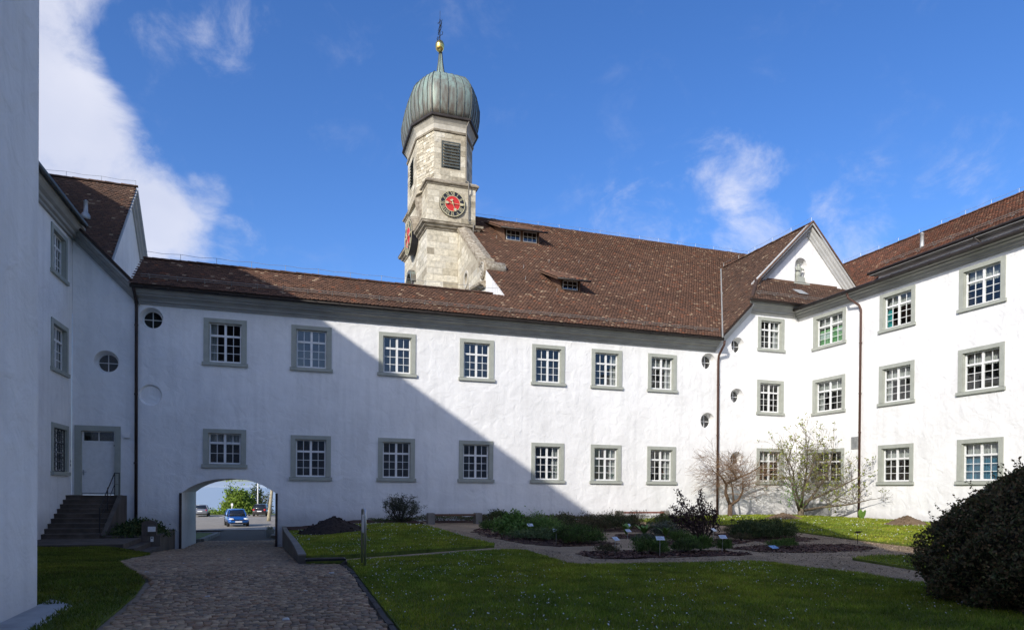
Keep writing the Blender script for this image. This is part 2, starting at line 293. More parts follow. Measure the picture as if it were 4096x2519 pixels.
# ------------------------------------------------------------------ window / wall fittings
_wc = {}
def window(parent, fr, u0, u1, z0, z1, rows=3, deco=None, grille=False):
    w, h = round(u1-u0, 2), round(z1-z0, 2); uc = (u0+u1)/2; jw, hd, sl = .20, .18, .16
    key = (w, h, rows, grille)
    if key not in _wc:
        s = MB(); s.box(-w/2, -w/2+jw, -.045, .21, sl, h-hd); s.box(w/2-jw, w/2, -.045, .21, sl, h-hd); s.box(-w/2, w/2, -.045, .21, h-hd, h)
        for sg in (-1, 1): s.box(sg*(w/2-jw)-(.03 if sg > 0 else 0), sg*(w/2-jw)+(0 if sg > 0 else .03), .02, .19, sl, h-hd)   # inner rebate step
        sill = MB(); sill.box(-w/2-.06, w/2+.06, -.10, .22, 0, sl-.02); sill.add([(-w/2-.06, -.10, sl-.02), (w/2+.06, -.10, sl-.02), (w/2+.06, .22, sl+.01), (-w/2-.06, .22, sl+.01), (-w/2-.06, .22, sl-.02), (w/2+.06, .22, sl-.02)], [(0, 1, 2, 3), (0, 3, 4), (1, 5, 2)])
        a, b = -w/2+jw+.03, w/2-jw-.03; zb, zt = sl+.01, h-hd
        H = zt-zb; tz = zb+H*.655; sa = MB(); y0, y1 = .12, .18
        ow, mw, tw, bw = .055, .10, .085, .024
        sa.box(a, a+ow, y0, y1, zb, zt); sa.box(b-ow, b, y0, y1, zb, zt); sa.box(a+ow, b-ow, y0, y1, zb, zb+ow+.01); sa.box(a+ow, b-ow, y0, y1, zt-ow, zt)
        sa.box(-mw/2, mw/2, y0-.012, y1, zb+ow+.01, zt-ow); sa.box(a+ow, -mw/2, y0-.02, y1, tz, tz+tw); sa.box(mw/2, b-ow, y0-.02, y1, tz, tz+tw)
        panes = []
        for (xl, xr) in ((a+ow, -mw/2), (mw/2, b-ow)):
            xm = (xl+xr)/2
            sa.box(xm-bw/2, xm+bw/2, y0+.015, y1-.01, zb+ow+.01, tz); sa.box(xm-bw/2, xm+bw/2, y0+.015, y1-.01, tz+tw, zt-ow)
            zz = [zb+ow+.01+(tz-zb-ow-.01)*k/rows for k in range(rows+1)]
            for k in range(1, rows):
                sa.box(xl, xm-bw/2, y0+.02, y1-.012, zz[k]-bw/2, zz[k]+bw/2); sa.box(xm+bw/2, xr, y0+.02, y1-.012, zz[k]-bw/2, zz[k]+bw/2)
            for (p, q) in ((xl, xm-bw/2), (xm+bw/2, xr)):
                for k in range(rows): panes.append((p, q, zz[k]+(bw/2 if k else 0), zz[k+1]-(bw/2 if k < rows-1 else 0)))
                panes.append((p, q, tz+tw, zt-ow))
        ps = {}
        for (p, q, z, zz_) in panes:
            k = (round(q-p, 3), round(zz_-z, 3))
            if k not in ps:
                m = MB(); m.quad((-k[0]/2-.004, 0, -k[1]/2-.004), (k[0]/2+.004, 0, -k[1]/2-.004), (k[0]/2+.004, 0, k[1]/2+.004), (-k[0]/2-.004, 0, k[1]/2+.004)); ps[k] = m.mesh('pane')
                ps[k].materials.append(GLASS)
        rm = MB(); xa, zb2, zt2 = w/2-.07, .07, h-.07; y = 1.1
        rm.quad((-xa, y, zb2), (xa, y, zb2), (xa, y, zt2), (-xa, y, zt2)); rm.quad((-xa, .2, zb2), (-xa, y, zb2), (-xa, y, zt2), (-xa, .2, zt2)); rm.quad((xa, .2, zb2), (xa, y, zb2), (xa, y, zt2), (xa, .2, zt2))
        rm.quad((-xa, .2, zb2), (xa, .2, zb2), (xa, y, zb2), (-xa, y, zb2)); rm.quad((-xa, .2, zt2), (xa, .2, zt2), (xa, y, zt2), (-xa, y, zt2))
        gm = None
        if grille:
            g = MB(); n = 4
            for i in range(n+1):
                x = a+(b-a)*i/n; g.tube([(x, .05, zb), (x, .05, zt)], .011, 4)
            for i in range(n):                               # interlaced S-bars
                for ph in (0, 1):
                    g.tube([(a+(b-a)*(i+.5)/n+(1 if ph else -1)*(b-a)/n*.46*math.sin(t*math.pi/6), .05, zb+(zt-zb)*t/54) for t in range(55)], .010, 3)
            for t in (0, .33, .66, 1): g.box(a, b, .04, .06, zb+(zt-zb)*t-.012, zb+(zt-zb)*t+.012)
            gm = g.mesh('window_grille'); gm.materials.append(IRON)
        sm, lm, am, mm = s.mesh('window'), sill.mesh('sill'), sa.mesh('sash'), rm.mesh('room')
        for me_, ma_ in ((sm, FRAME), (lm, FRAME), (am, WHITE), (mm, DARKROOM)): me_.materials.append(ma_)
        _wc[key] = (sm, lm, am, mm, panes, ps, gm, (a, b, zb, zt, tz))
    sm, lm, am, mm, panes, ps, gm, dims = _wc[key]
    o = link('window', sm, None, parent, fr.p(uc, 0, z0), fr.rot)
    link('sill', lm, None, o); link('sash', am, None, o); link('room', mm, None, o)
    for (p, q, z, zz_) in panes:
        po = link('pane', ps[(round(q-p, 3), round(zz_-z, 3))], None, o, ((p+q)/2, .15, (z+zz_)/2))
        po.rotation_euler = (random.gauss(0, .006), 0, random.gauss(0, .006))
    if gm: link('window_grille', gm, None, o)
    a, b, zb, zt, tz = dims
    def cloth(name, x0, x1, z_0, z_1, m, y=.30):
        n = max(6, int((x1-x0)/.03)); c = MB()
        c.loft([[(x0+(x1-x0)*i/n, y+.022*math.sin(i*1.9)+.012*math.sin(i*.8+1), z) for i in range(n+1)] for z in (z_0, z_1)], cap=False, closed=False); c.build(name, m, o, True)
    for dc in (deco or '').split():
        if dc == 'curR': cloth('curtain', b-.34, b+.02, zb, zt, CURT)
        if dc == 'curL': cloth('curtain', a-.02, a+.3, zb, zt, CURT)
        if dc == 'valance': cloth('curtain', a, b, tz-.02, zt, CURT, .33)
        if dc == 'blue': cloth('curtain', a, b, zb, tz+.06, BLUEC, .26)
        if dc == 'teal': cloth('curtain', a, a+.30, zb, tz-.05, TEALC, .26)
        if dc == 'blind': cloth('blind', a, b, zb+.1, tz-.12, GREENB, .27); cloth('blind', a, 0, zb+.45, tz-.3, PALEB, .255); cloth('blind', .25, b, zb+.62, tz-.2, PALEB, .255)
        if dc == 'flower': potflower(o, (b*.55, .32, zb+.06))
    return o
LEAFG = attrmat('leaf_green', .6, 6, .25, 0, trans=.25)
def potflower(par, c):
    m = MB(); m.lathe([(.05, 0), (.07, .1)], c, 8); m.build('flower_pot', CONC, par)
    P = []; 
    for i in range(60): P.append((random.gauss(0, .13), random.gauss(0, .05), random.uniform(.12, .5)))
    leaves('pot_plant', [(c[0]+p[0], c[1]+p[1], c[2]+p[2]) for p in P], .09, [(.03, .09, .02), (.05, .13, .03)], LEAFG, par)
    leaves('blossom', [(c[0]+random.gauss(0, .12), c[1], c[2]+random.uniform(.35, .55)) for i in range(14)], .07, [(.5, .03, .03)], LEAFG, par)
def leaves(name, pts, size, cols, m, parent=None, up=.3, shape=2, jit=.35, wid=.5):
    """a cloud of small two-triangle leaves (folded diamonds) at the given points"""
    P = np.asarray(pts, np.float64); n = len(P)
    a = rng.normal(size=(n, 3)); a[:, 2] += up; a /= np.linalg.norm(a, axis=1)[:, None]
    b = rng.normal(size=(n, 3)); b -= a*(a*b).sum(1)[:, None]; b /= np.linalg.norm(b, axis=1)[:, None]
    s = size*(1+jit*rng.uniform(-1, 1, n))[:, None]
    nn = np.cross(a, b)
    v = np.stack([P, P+a*s*.5+b*s*wid*.5+nn*s*.06, P+a*s, P+a*s*.5-b*s*wid*.5+nn*s*.06], 1).reshape(-1, 3)
    f = np.arange(4*n)
    C = np.asarray(cols)[rng.integers(0, len(cols), n)]*rng.uniform(.75, 1.25, n)[:, None]
    me = np_mesh(name, v, f, np.full(n, 4), np.repeat(C, 4, 0)); me.materials.append(m)
    return link(name, me, None, parent)
def oculus(parent, fr, u, z, r, blind=False, d=.40):
    n = 28; k = .86; o = None
    if blind:
        m = MB(); m.add([fr.p(p, .10, q) for p, q in circ(u, z, r*k, n)], [tuple(range(n))]); return m.build('blind_roundel', PLA, parent)
    m = MB(); ro, ri = r*k+.01, r*k-.045
    m.loft([[fr.p(p, y, q) for p, q in circ(u, z, rr, n)] for rr, y in ((ri, d-.02), (ro, d-.02), (ro, d+.04), (ri, d+.04), (ri, d-.02))], cap=False)
    o = m.build('round_window', WHITE, parent)
    b = MB()
    for t in (0, 1):
        if t: b.add([fr.p(*q) for q in [(u-.014, d-.02, z-ri), (u+.014, d-.02, z-ri), (u+.014, d-.02, z+ri), (u-.014, d-.02, z+ri), (u-.014, d+.02, z-ri), (u+.014, d+.02, z-ri), (u+.014, d+.02, z+ri), (u-.014, d+.02, z+ri)]], [(0,1,2,3),(0,4,5,1),(1,5,6,2),(3,2,6,7),(0,3,7,4)])
        else: b.add([fr.p(*q) for q in [(u-ri, d-.017, z-.014), (u+ri, d-.017, z-.014), (u+ri, d-.017, z+.014), (u-ri, d-.017, z+.014), (u-ri, d+.02, z-.014), (u+ri, d+.02, z-.014), (u+ri, d+.02, z+.014), (u-ri, d+.02, z+.014)]], [(0,1,2,3),(0,4,5,1),(1,5,6,2),(3,2,6,7),(0,3,7,4)])
    b.build('glazing_bar', WHITE, o)
    for qx in (0, 1, 2, 3):
        a0 = qx*math.pi/2; pts = [(u, z)]+[(u+ri*1.02*math.cos(a0+t*math.pi/12), z+ri*1.02*math.sin(a0+t*math.pi/12)) for t in range(7)]
        g = MB(); g.add([fr.p(p, d+.005+.001*qx, q) for p, q in pts], [tuple(range(8))]); g.build('pane', GLASS, o)
    rm = MB(); rm.loft([[fr.p(p, y, q) for p, q in circ(u, z, rr, n)] for rr, y in ((ro, d+.04), (ro*1.3, d+.7))], cap=False); rm.add([fr.p(p, d+.7, q) for p, q in circ(u, z, ro*1.3, n)], [tuple(range(n))]); rm.build('room', DARKROOM, o)
    return o
def oc_rev(u, z, r, d=.40, blind=False): return (circ(u, z, r), circ(u, z, r*.86), .10 if blind else d)
def rect(u0, u1, z0, z1): return [(u0, z0), (u1, z0), (u1, z1), (u0, z1)]
def whole(u0, u1, z0, z1): return rect(u0+.06, u1-.06, z0+.06, z1-.06)
def pipe(name, pts, r, m, parent, collars=()):
    o = MB().tube(pts, r, 10).build(name, m, parent, True)
    for (x, y, z) in collars:
        c = MB(); c.lathe([(r+.002, -.035), (r+.014, -.03), (r+.014, .03), (r+.002, .035)], (x, y, z), 10); c.build('pipe_bracket', m, o)
    return o
# ------------------------------------------------------------------ roof tiles
def tilecolor(n, mode, P):
    base = {'brown': [(.130, .072, .047), (.112, .062, .041), (.148, .078, .050), (.095, .055, .039), (.165, .088, .056), (.33, .23, .15), (.22, .085, .045)],
            'grey': [(.115, .068, .047), (.10, .061, .044), (.13, .074, .05), (.088, .056, .042), (.14, .085, .06), (.28, .205, .14), (.16, .075, .045)],
            'red': [(.165, .073, .046), (.14, .066, .043), (.115, .06, .041), (.20, .08, .047), (.13, .068, .046), (.27, .17, .11), (.24, .09, .05)]}[mode]
    w = {'brown': [.26, .24, .2, .13, .10, .035, .03], 'grey': [.27, .24, .2, .15, .10, .035, .008], 'red': [.22, .22, .22, .1, .18, .03, .03]}[mode]
    i = rng.choice(len(base), n, p=np.array(w)/sum(w)); C = np.array(base)[i]
    lo = np.sin(P[:, 0]*.9+1.3*np.sin(P[:, 1]*.5))*np.sin(P[:, 1]*.7+P[:, 0]*.3)+.6*np.sin(P[:, 0]*2.3+P[:, 1]*1.9)
    return C*(1+.10*lo)[:, None]*rng.uniform(.91, 1.09, n)[:, None]
_T = np.array([(-.5, 1.35), (-.5, .22), (-.36, .07), (-.13, 0), (.13, 0), (.36, .07), (.5, .22), (.5, 1.35)])
def tiles(name, O, U, V, poly, parent, tw=.175, ex=.158, mode='brown', indiv=0, key=None):
    O, U, V = (np.array(a, float) for a in (O, U, V)); Nn = np.cross(U, V)
    if Nn[2] < 0: Nn = -Nn
    us = [p[0] for p in poly]; vs_ = [p[1] for p in poly]; G = []
    for r in range(int((max(vs_)-min(vs_))/ex)+1):
        u = np.arange(min(us)+(r % 2)*tw/2, max(us), tw); G.append(np.stack([u, np.full(len(u), min(vs_)+r*ex)], 1))
    G = np.concatenate(G); k = inpoly_np(G+np.array([0, ex*.3]), poly); G = G[k]; n = len(G)
    C = tilecolor(n, mode, G)
    G2 = G+rng.normal(0, .006, (n, 2)); lift = rng.normal(0, .004, n)
    c_idx = np.arange(n)
    def geo(idx):
        m = len(idx); nt = len(_T)
        uu = G2[idx, 0][:, None]+_T[None, :, 0]*tw*.96; vv = G2[idx, 1][:, None]+_T[None, :, 1]*ex
        hh = .044-_T[None, :, 1]*.026+lift[idx][:, None]+np.zeros((m, 1))
        top = O+uu[..., None]*U+vv[..., None]*V+hh[..., None]*Nn
        bot = (O+uu[:, 1:7, None]*U+(vv[:, 1:7, None])*V+(hh[:, 1:7, None]-.017)*Nn)
        v = np.concatenate([top, bot], 1); pv = nt+6; v = v.reshape(-1, 3)
        base = (np.arange(m)*pv)[:, None]
        fl = np.concatenate([base+np.arange(nt)[None, ::1]]+[base+np.array([[1+i, nt+i, nt+i+1, 2+i]]) for i in range(5)], 1)
        sz = np.tile(np.array([nt]+[4]*5), m)
        return v, fl.ravel(), sz, np.repeat(C[idx], pv, 0)
    if indiv and n:
        d = ((O+G[:, :1]*U+G[:, 1:]*V-np.array([0, 0, CAMZ]))**2).sum(1) if key is None else key(G)
        od = np.argsort(d); ind, c_idx = od[:indiv], od[indiv:]
        protos = []
        for j in range(14):                                  # shared meshes, one per shade
            i0 = ind[j*len(ind)//14]; v, fl, sz, cc = geo(np.array([i0])); v = v-(O+G2[i0, 0]*U+G2[i0, 1]*V)
            me = np_mesh('tile', v, fl, sz, cc); me.materials.append(TILE); protos.append(me)
        for i in ind:
            p = O+G2[i, 0]*U+G2[i, 1]*V
            link('tile', protos[random.randrange(14)], None, parent, tuple(p))
    v, fl, sz, cc = geo(c_idx); me = np_mesh(name, v, fl, sz, cc); me.materials.append(TILE)
    return stuff(link(name, me, None, parent))
def slab(name, pts, m, parent=None, th=.12):
    p = [Vector(q) for q in pts]; nn = (p[1]-p[0]).cross(p[2]-p[0]).normalized()
    if nn.z < 0: nn = -nn
    return MB().loft([[q-nn*th for q in p], [q-nn*.0 for q in p]]).build(name, m, parent)
def ridgecaps(A, B, parent, step=.36, r=.11, mode='brown', cap=60):
    A = Vector(A); B = Vector(B); t = (B-A).normalized(); n = int((B-A).length/step); side = t.cross(Vector((0, 0, 1))).normalized(); up = side.cross(t)
    mm = []
    for c in tilecolor(6, mode, rng.uniform(0, 5, (6, 2)))*.75:
        mb = MB(); mb.loft([[side*(rr*math.cos(a))+up*(rr*math.sin(a)*.9-.03)+t*l for a in [math.pi*k/6 for k in range(7)]] for rr, l in ((r, 0), (r*.86, step*1.12))], cap=True)
        vv = np.array(mb.v); me = mb.mesh('ridge_tile', False); at = me.color_attributes.new('col', 'FLOAT_COLOR', 'POINT'); at.data.foreach_set('color', np.tile(np.array([*c, 1.]), len(vv)).astype(np.float32)); me.materials.append(TILE); mm.append(me)
    for i in range(n): link('ridge_tile', random.choice(mm), None, parent, A+t*(i*step)+Vector((0, 0, random.gauss(0, .006))))
def ridgewire(A, B, parent, step=1.5):
    A = Vector(A); B = Vector(B); n = max(2, int((B-A).length/step)); m = MB(); pts = []
    for i in range(n+1):
        p = A.lerp(B, i/n); m.tube([p, p+Vector((0, 0, .28))], .009, 4); pts += [p+Vector((0, 0, .27))]
        if i < n: pts.append(A.lerp(B, (i+.5)/n)+Vector((0, 0, .22)))
    m.tube(pts, .008, 4); m.build('lightning_wire', ZINC, parent)
def snowguard(A, B, nrm, parent, step=1.05):
    A = Vector(A); B = Vector(B); nrm = Vector(nrm); n = int((B-A).length/step); m = MB()
    for h in (.13, .22): m.tube([A+nrm*h, B+nrm*h], .014, 5)
    o = m.build('snow_guard', GUARD, parent)
    t = (B-A).normalized(); dn = t.cross(nrm)
    if dn.z > 0: dn = -dn
    b = MB(); b.tube([dn*-.25+nrm*.03, nrm*.05, nrm*.26, nrm*.26+dn*.03], .016, 4); me = b.mesh('guard_bracket'); me.materials.append(GUARD)
    for i in range(n+1): link('guard_bracket', me, None, o, A.lerp(B, (i+.3)/(n+.6)))
# ------------------------------------------------------------------ ground
def drive(y):
    for (a, za, b, zb) in ((13, 0, 32, -1.17), (32, -1.17, 60, -1.8), (60, -1.8, 90, -2.1)):
        if y < a: return za
        if y < b: return za+(zb-za)*(y-a)/(b-a)
    return -2.1
def hl(x, y): return .17*smooth01((x-15)/10)
LEFTB = [(-1.95, -6), (-1.95, 7.5), (-2.05, 10.5), (-2.2, 12), (-3.0, 14.8), (-3.7, 17.5), (-4.2, 19.4), (-4.35, 21.5), (-4.3, 24.2)]
def lbx(y):
    for (a, b) in zip(LEFTB, LEFTB[1:]):
        if a[1] <= y <= b[1]: t = (y-a[1])/(b[1]-a[1]); return a[0]+(b[0]-a[0])*t
    return -4.35
def hleft(x, y):
    far = -.50*smooth01((y-11)/14); near = drive(y)+.01
    return near+(far-near)*smooth01((lbx(y)-x)/1.6)
def sheet(name, poly, hf, m, step=.35, off=0., skirt=.25, noise=0):
    """a draped ground sheet with an outline of its own"""
    P = [Vector((*p, 0)) for p in poly]; out = []
    for i in range(len(P)):
        a, b = P[i], P[(i+1) % len(P)]; n = max(1, int((b-a).length/step)); out += [tuple(a.lerp(b, k/n)[:2]) for k in range(n)]
    xs = [p[0] for p in out]; ys = [p[1] for p in out]; inner = []
    y = min(ys)+step/2
    while y < max(ys):
        x = min(xs)+step/2
        while x < max(xs):
            q = (x+random.uniform(-.2, .2)*step, y+random.uniform(-.2, .2)*step)
            if inpoly(q, out): inner.append(q)
            x += step
        y += step
    pts = [Vector(p) for p in out+inner]; n = len(out)
    vo, _, fo, _, _, _ = mgeo.delaunay_2d_cdt(pts, [(i, (i+1) % n) for i in range(n)], [], 0, 1e-6)
    fs = []
    for f in fo:
        c = sum((vo[i] for i in f), Vector((0, 0)))/len(f)
        if inpoly(c, out): fs.append(tuple(f))
    vv = [(v.x, v.y, hf(v.x, v.y)+off+(random.gauss(0, noise) if noise else 0)) for v in vo]
    mb = MB().add(vv, fs)
    if skirt:
        for i in range(n):
            a, b = out[i], out[(i+1) % n]
            za, zb = hf(*a)+off, hf(*b)+off; mb.quad((*a, za), (*b, zb), (*b, zb-skirt), (*a, za-skirt))
    return struct(mb.build(name, m, None, True))
GRASSB = noisemat('lawn_turf', [(.3, (.075, .09, .016)), (.55, (.12, .15, .024)), (.75, (.16, .18, .036))], 7, rough=.95, ncoord='World', scale2=.6, mul2=(.7, 1.2), bump=.6, bscale=40, bdist=.03)
BLADE = attrmat('grass_blade', .65, 2.2, .35, 0, spec=.25, trans=.3)
EARTH = noisemat('bare_earth', [(.3, (.05, .036, .026)), (.7, (.10, .075, .055))], 4, rough=.95, ncoord='World', bump=.6, bscale=20, bdist=.03)
MULCH = noisemat('bark_mulch', [(.35, (.035, .019, .014)), (.55, (.085, .042, .028)), (.72, (.16, .08, .055))], 22, rough=.95, ncoord='World', bump=1, bscale=45, bdist=.04)
GRAVEL = noisemat('path_gravel', [(.32, (.20, .135, .075)), (.52, (.37, .26, .155)), (.68, (.55, .41, .27))], 30, rough=.95, ncoord='World', scale2=1.2, mul2=(.68, 1.12), bump=.8, bscale=60, bdist=.02)
ASPH = noisemat('pale_asphalt', [(.3, (.25, .22, .175)), (.7, (.35, .31, .25))], 1.5, rough=.9, ncoord='World', scale2=12, mul2=(.9, 1.08))
BEDJ = noisemat('sandy_joint', [(.3, (.055, .042, .03)), (.7, (.105, .082, .058))], 10, rough=.98, ncoord='World', bump=.5)
# base terrain: courtyard, passage, car park, then the bank down to the lake
gx_ = sorted(set(list(np.arange(-10, 1.0, .6))+[-400, -200, -100, -60, -40, -25, -15, 1.0, 1.2, 6, 12, 18, 24, 30, 40, 60, 100, 200, 400]))
gy_ = sorted(set(list(np.arange(-4, 40, 1.0))+[-400, -200, -100, -50, -20, -10, 44, 50, 60, 75, 90, 96, 100, 106, 114]))
def hbase(x, y):
    if y > 34: return (drive(y) if y <= 96 else -2.1-(y-96)*.45)-.08
    return (drive(y)-.08) if x < 1.1 else -.08
struct(MB().loft([[(x, y, hbase(x, y)) for x in gx_] for y in gy_], cap=False, closed=False).build('ground', EARTH))
# ------------------------------------------------------------------ connecting wing (back of the court)
B = Frame((0, 32, 0), 0); RW = Frame((27.95, 0, 0), -math.pi/2); LW = Frame((-8.59, 0, 0), math.pi/2)
UPX = [(-3.64, -1.89), (-.02, 1.74), (3.88, 5.62), (7.78, 9.52), (11.53, 13.31), (14.82, 16.58), (18.13, 19.88)]
wing = thing('connecting_wing', 'long two-storey white wing with arched gateway between the two gabled wings', 'building')
holes = []; revs = []
for (a, b) in UPX: holes += [whole(a, b, 6.81, 8.86)]
for i, (a, b) in enumerate(UPX): holes += [whole(a, b, 2.36 if i == 0 else 1.85, 4.05 if i == 0 else 3.89)]
OCS = [(-5.67, 8.66, .455, False), (-5.69, 5.40, .45, True), (21.92, 8.66, .46, False), (21.9, 5.38, .46, False)]
for (u, z, r, bl) in OCS: holes.append(circ(u, z, r)); revs.append(oc_rev(u, z, r, blind=bl))
ARCH = [(-4.46, -1.3), (-4.46, 1.27), (-4.20, 1.47), (-3.9, 1.63), (-3.55, 1.76), (-3.15, 1.85), (-2.55, 1.90), (-1.98, 1.86), (-1.58, 1.76), (-1.22, 1.62), (-.93, 1.46), (-.66, 1.27), (-.66, -1.3)]
OUTW = [(-6.25, -1.4), (-4.46, -1.4), (-.66, -1.4), (22.55, -1.4), (22.55, 9.4), (-6.25, 9.4)]
hb = holes+[ARCH[:1]+ARCH[1:-1]+ARCH[-1:]]
wall('wall', B, OUTW, hb, PLA, wing, revs)
# vaulted passage
m = MB(); m.loft([[B.p(u, d, z) for u, z in ARCH] for d in (0, 4.55)], cap=False, closed=False); m.build('passage_vault', PLA, wing)
back = wall('back_wall', Frame((0, 36.55, 0), 0), [(-6.25, -1.6), (22.55, -1.6), (22.55, 9.4), (-6.25, 9.4)], [ARCH], PLA, wing)
for (x0, x1) in ((-4.56, -4.462), (-.658, -.56)):
    MB().box(x0, x1, 31.93, 32.0, -1.3, 1.25).build('corner_guard', PIPED, wing)
for i, (a, b) in enumerate(UPX):
    window(wing, B, a, b, 6.81, 8.86, 3, ['curL', '', '', '', '', 'curR', 'curR valance'][i])
    if i == 0: window(wing, B, a, b, 2.36, 4.05, 2, 'valance')
    else: window(wing, B, a, b, 1.85, 3.89, 3, ['', '', '', '', 'curR flower', 'curR flower', 'curR flower'][i])
for (u, z, r, bl) in OCS: oculus(wing, B, u, z, r, bl)
CP = [(0, 9.22), (.09, 9.22), (.10, 9.29), (.17, 9.31), (.20, 9.40), (.28, 9.47), (.40, 9.50), (.41, 9.56), (.50, 9.58), (.56, 9.68), (.62, 9.69), (.62, 9.79), (0, 9.80)]
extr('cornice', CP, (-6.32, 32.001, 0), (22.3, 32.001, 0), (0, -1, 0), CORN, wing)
MB().tube([(-6.35, 31.27, 9.79), (22.35, 31.27, 9.79)], .085, 10).build('gutter', GUT, wing, True)
gb = MB().lathe([(.094, -.03), (.094, .03)], (0, 0, 0), 10).mesh('gutter_bracket'); gb.transform(Matrix.Rotation(math.pi/2, 4, 'Y')); gb.materials.append(GUT)
for i in range(29): link('gutter_bracket', gb, None, wing, (-5.9+i*.99, 31.27, 9.79))
SL = math.hypot(1, .7); VB = (0, 1/SL, .7/SL); ROFF = 31.13
def rz(Y): return 9.84+.7*(Y-ROFF)
roof = slab('roof', [(-6.3, ROFF+.03, rz(ROFF)), (22.2, ROFF+.03, rz(ROFF)), (24.0, 33.7, rz(33.7)), (-6.3, 33.7, rz(33.7))], UNDER, wing)
MB().quad((-6.3, 33.69, rz(33.7)-.02), (11, 33.69, rz(33.7)-.02), (11, 37.2, 9.3), (-6.3, 37.2, 9.3)).build('north_slope', UNDER, roof)
vr = (33.7-ROFF)*SL
def valleyX(Y): return 22.3+(.7*(Y-ROFF)-.09)/1.008
tiles('roof_tiles', (0, ROFF, rz(ROFF)), (1, 0, 0), VB, [(-6.3, 0), (22.15, 0), (valleyX(33.7), vr), (-6.3, vr)], roof, mode='brown', indiv=300, key=lambda G: np.abs(G[:, 0]+1.5)+.8*np.abs(G[:, 1]-1.2))
ridgecaps((-6.3, 33.7, rz(33.7)+.06), (10.2, 33.7, rz(33.7)+.06), roof)
ridgewire((-6.3, 33.7, rz(33.7)+.1), (10.2, 33.7, rz(33.7)+.1), roof)
nb = Vector((0, -.7, 1)).normalized()
snowguard((-6.0, 31.62, rz(31.62)), (22.2, 31.62, rz(31.62)), nb, roof)
pipe('downpipe', [(-6.22, 31.3, 9.72), (-6.22, 31.5, 9.55), (-6.22, 31.86, 9.25), (-6.22, 31.9, 9.0), (-6.2, 31.9, -.3)], .062, PIPED, wing, [(-6.22, 31.9, z) for z in (8.3, 5.4, 2.5)])
pipe('downpipe', [(22.45, 31.3, 9.72), (22.45, 31.35, 9.5), (22.45, 31.82, 9.0), (22.47, 31.9, 8.7), (22.5, 31.9, .1)], .062, PIPE, wing, [(22.48, 31.9, z) for z in (7.4, 4.6, 1.8)])
# ------------------------------------------------------------------ left wing with its gable return
lw = thing('left_wing', 'shaded white wing with grey window surrounds and door up a stone stair', 'building')
LWIN = [(29.38, 31.25, 9.52, 11.40), (29.42, 31.40, 5.86, 7.85), (29.5, 31.5, 1.92, 3.92)]
wall('wall', LW, [(-40, -1), (32, -1), (32, 11.7), (-40, 11.7)], [whole(*w) for w in LWIN], PLA, lw)
for i, (a, b, z0, z1) in enumerate(LWIN): window(lw, LW, a, b, z0, z1, 3, '', grille=(i == 2))
DOOR = (-8.30, -6.98, 1.15, 3.86)
wall('gable_wall', B, [(-8.585, -1.2), (-6.251, -1.2), (-6.251, 9.35), (-8.585, 11.72)], [rect(-8.40, -6.88, 1.1, 3.95), circ(-7.35, 6.7, .47)], PLA, lw, [oc_rev(-7.35, 6.7, .47)])
oculus(lw, B, -7.35, 6.7, .47)
d = MB(); d.box(-8.48, -8.24, 31.955, 32.22, 1.14, 3.80); d.box(-7.02, -6.80, 31.955, 32.22, 1.14, 3.80); d.box(-8.48, -6.80, 31.955, 32.22, 3.80, 4.02); dr = d.build('door_surround', FRAME, lw)
d = MB(); d.box(-8.24, -7.02, 32.12, 32.17, 1.16, 3.32); d.box(-8.24, -8.18, 32.10, 32.18, 3.40, 3.80); d.box(-7.08, -7.02, 32.10, 32.18, 3.40, 3.80); d.box(-8.24, -7.02, 32.10, 32.18, 3.32, 3.40); d.box(-8.18, -7.08, 32.10, 32.18, 3.76, 3.80); d.box(-7.645, -7.615, 32.10, 32.17, 3.40, 3.76)
dl = d.build('door', WHITE, lw)
MB().box(-8.24, -7.02, 32.09, 32.12, 1.16, 1.24).build('kick_plate', ZINC, dl)
for x0, x1 in ((-8.18, -7.645), (-7.615, -7.08)): MB().box(x0, x1, 32.135, 32.145, 3.40, 3.76).build('pane', GLASS, dl)
MB().box(-8.24, -7.02, 32.3, 32.5, 3.3, 3.85).build('room', DARKROOM, dl)
h = MB(); h.box(-8.20, -8.165, 32.09, 32.12, 1.98, 2.18); h.tube([(-8.18, 32.10, 2.10), (-8.18, 32.05, 2.10), (-8.06, 32.05, 2.10)], .011, 6); h.build('handle', ZINC, dl)
MB().tube([(-7.06, 32.09, 3.22), (-7.06, 32.12, 3.22)], .025, 8).build('door_closer', IRON, dl)
m = MB(); m.box(-6.68, -6.44, 31.87, 32.0, 3.55, 3.72); m.build('wall_lamp', WHITE, lw)
for z in (2.48, 2.32): MB().box(-8.60, -8.57, 31.80, 31.88, z, z+.09).build('doorbell', ZINC, lw)
LP = [(0, 11.58), (.10, 11.58), (.11, 11.66), (.2, 11.70), (.22, 11.80), (.34, 11.86), (.44, 11.98), (.5, 12.0), (.5, 12.12), (0, 12.14)]
extr('cornice', LP, (-8.589, -5, 0), (-8.589, 31.9, 0), (1, 0, 0), CORN, lw)
MB().tube([(-7.97, -5, 12.1), (-7.97, 31.45, 12.1)], .085, 10).build('gutter', GUT, lw, True)
RP = [(0, 0), (.10, 0), (.12, .1), (.2, .14), (.22, .26), (.36, .33), (.42, .46), (.5, .48), (.5, .60), (0, .62)]
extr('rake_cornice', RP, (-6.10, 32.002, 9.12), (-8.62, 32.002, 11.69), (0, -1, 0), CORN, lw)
lroof = slab('roof', [(-6.05, 31.45, 9.85), (-6.05, 42, 9.85), (-14.2, 42, 18.0), (-14.2, 31.45, 18.0)], UNDER, lw, .1)
slab('main_slope', [(-7.95, -40, 12.15), (-7.95, 31.9, 12.15), (-14.2, 31.9, 19.46), (-14.2, -40, 19.46)], UNDER, lroof, .1)
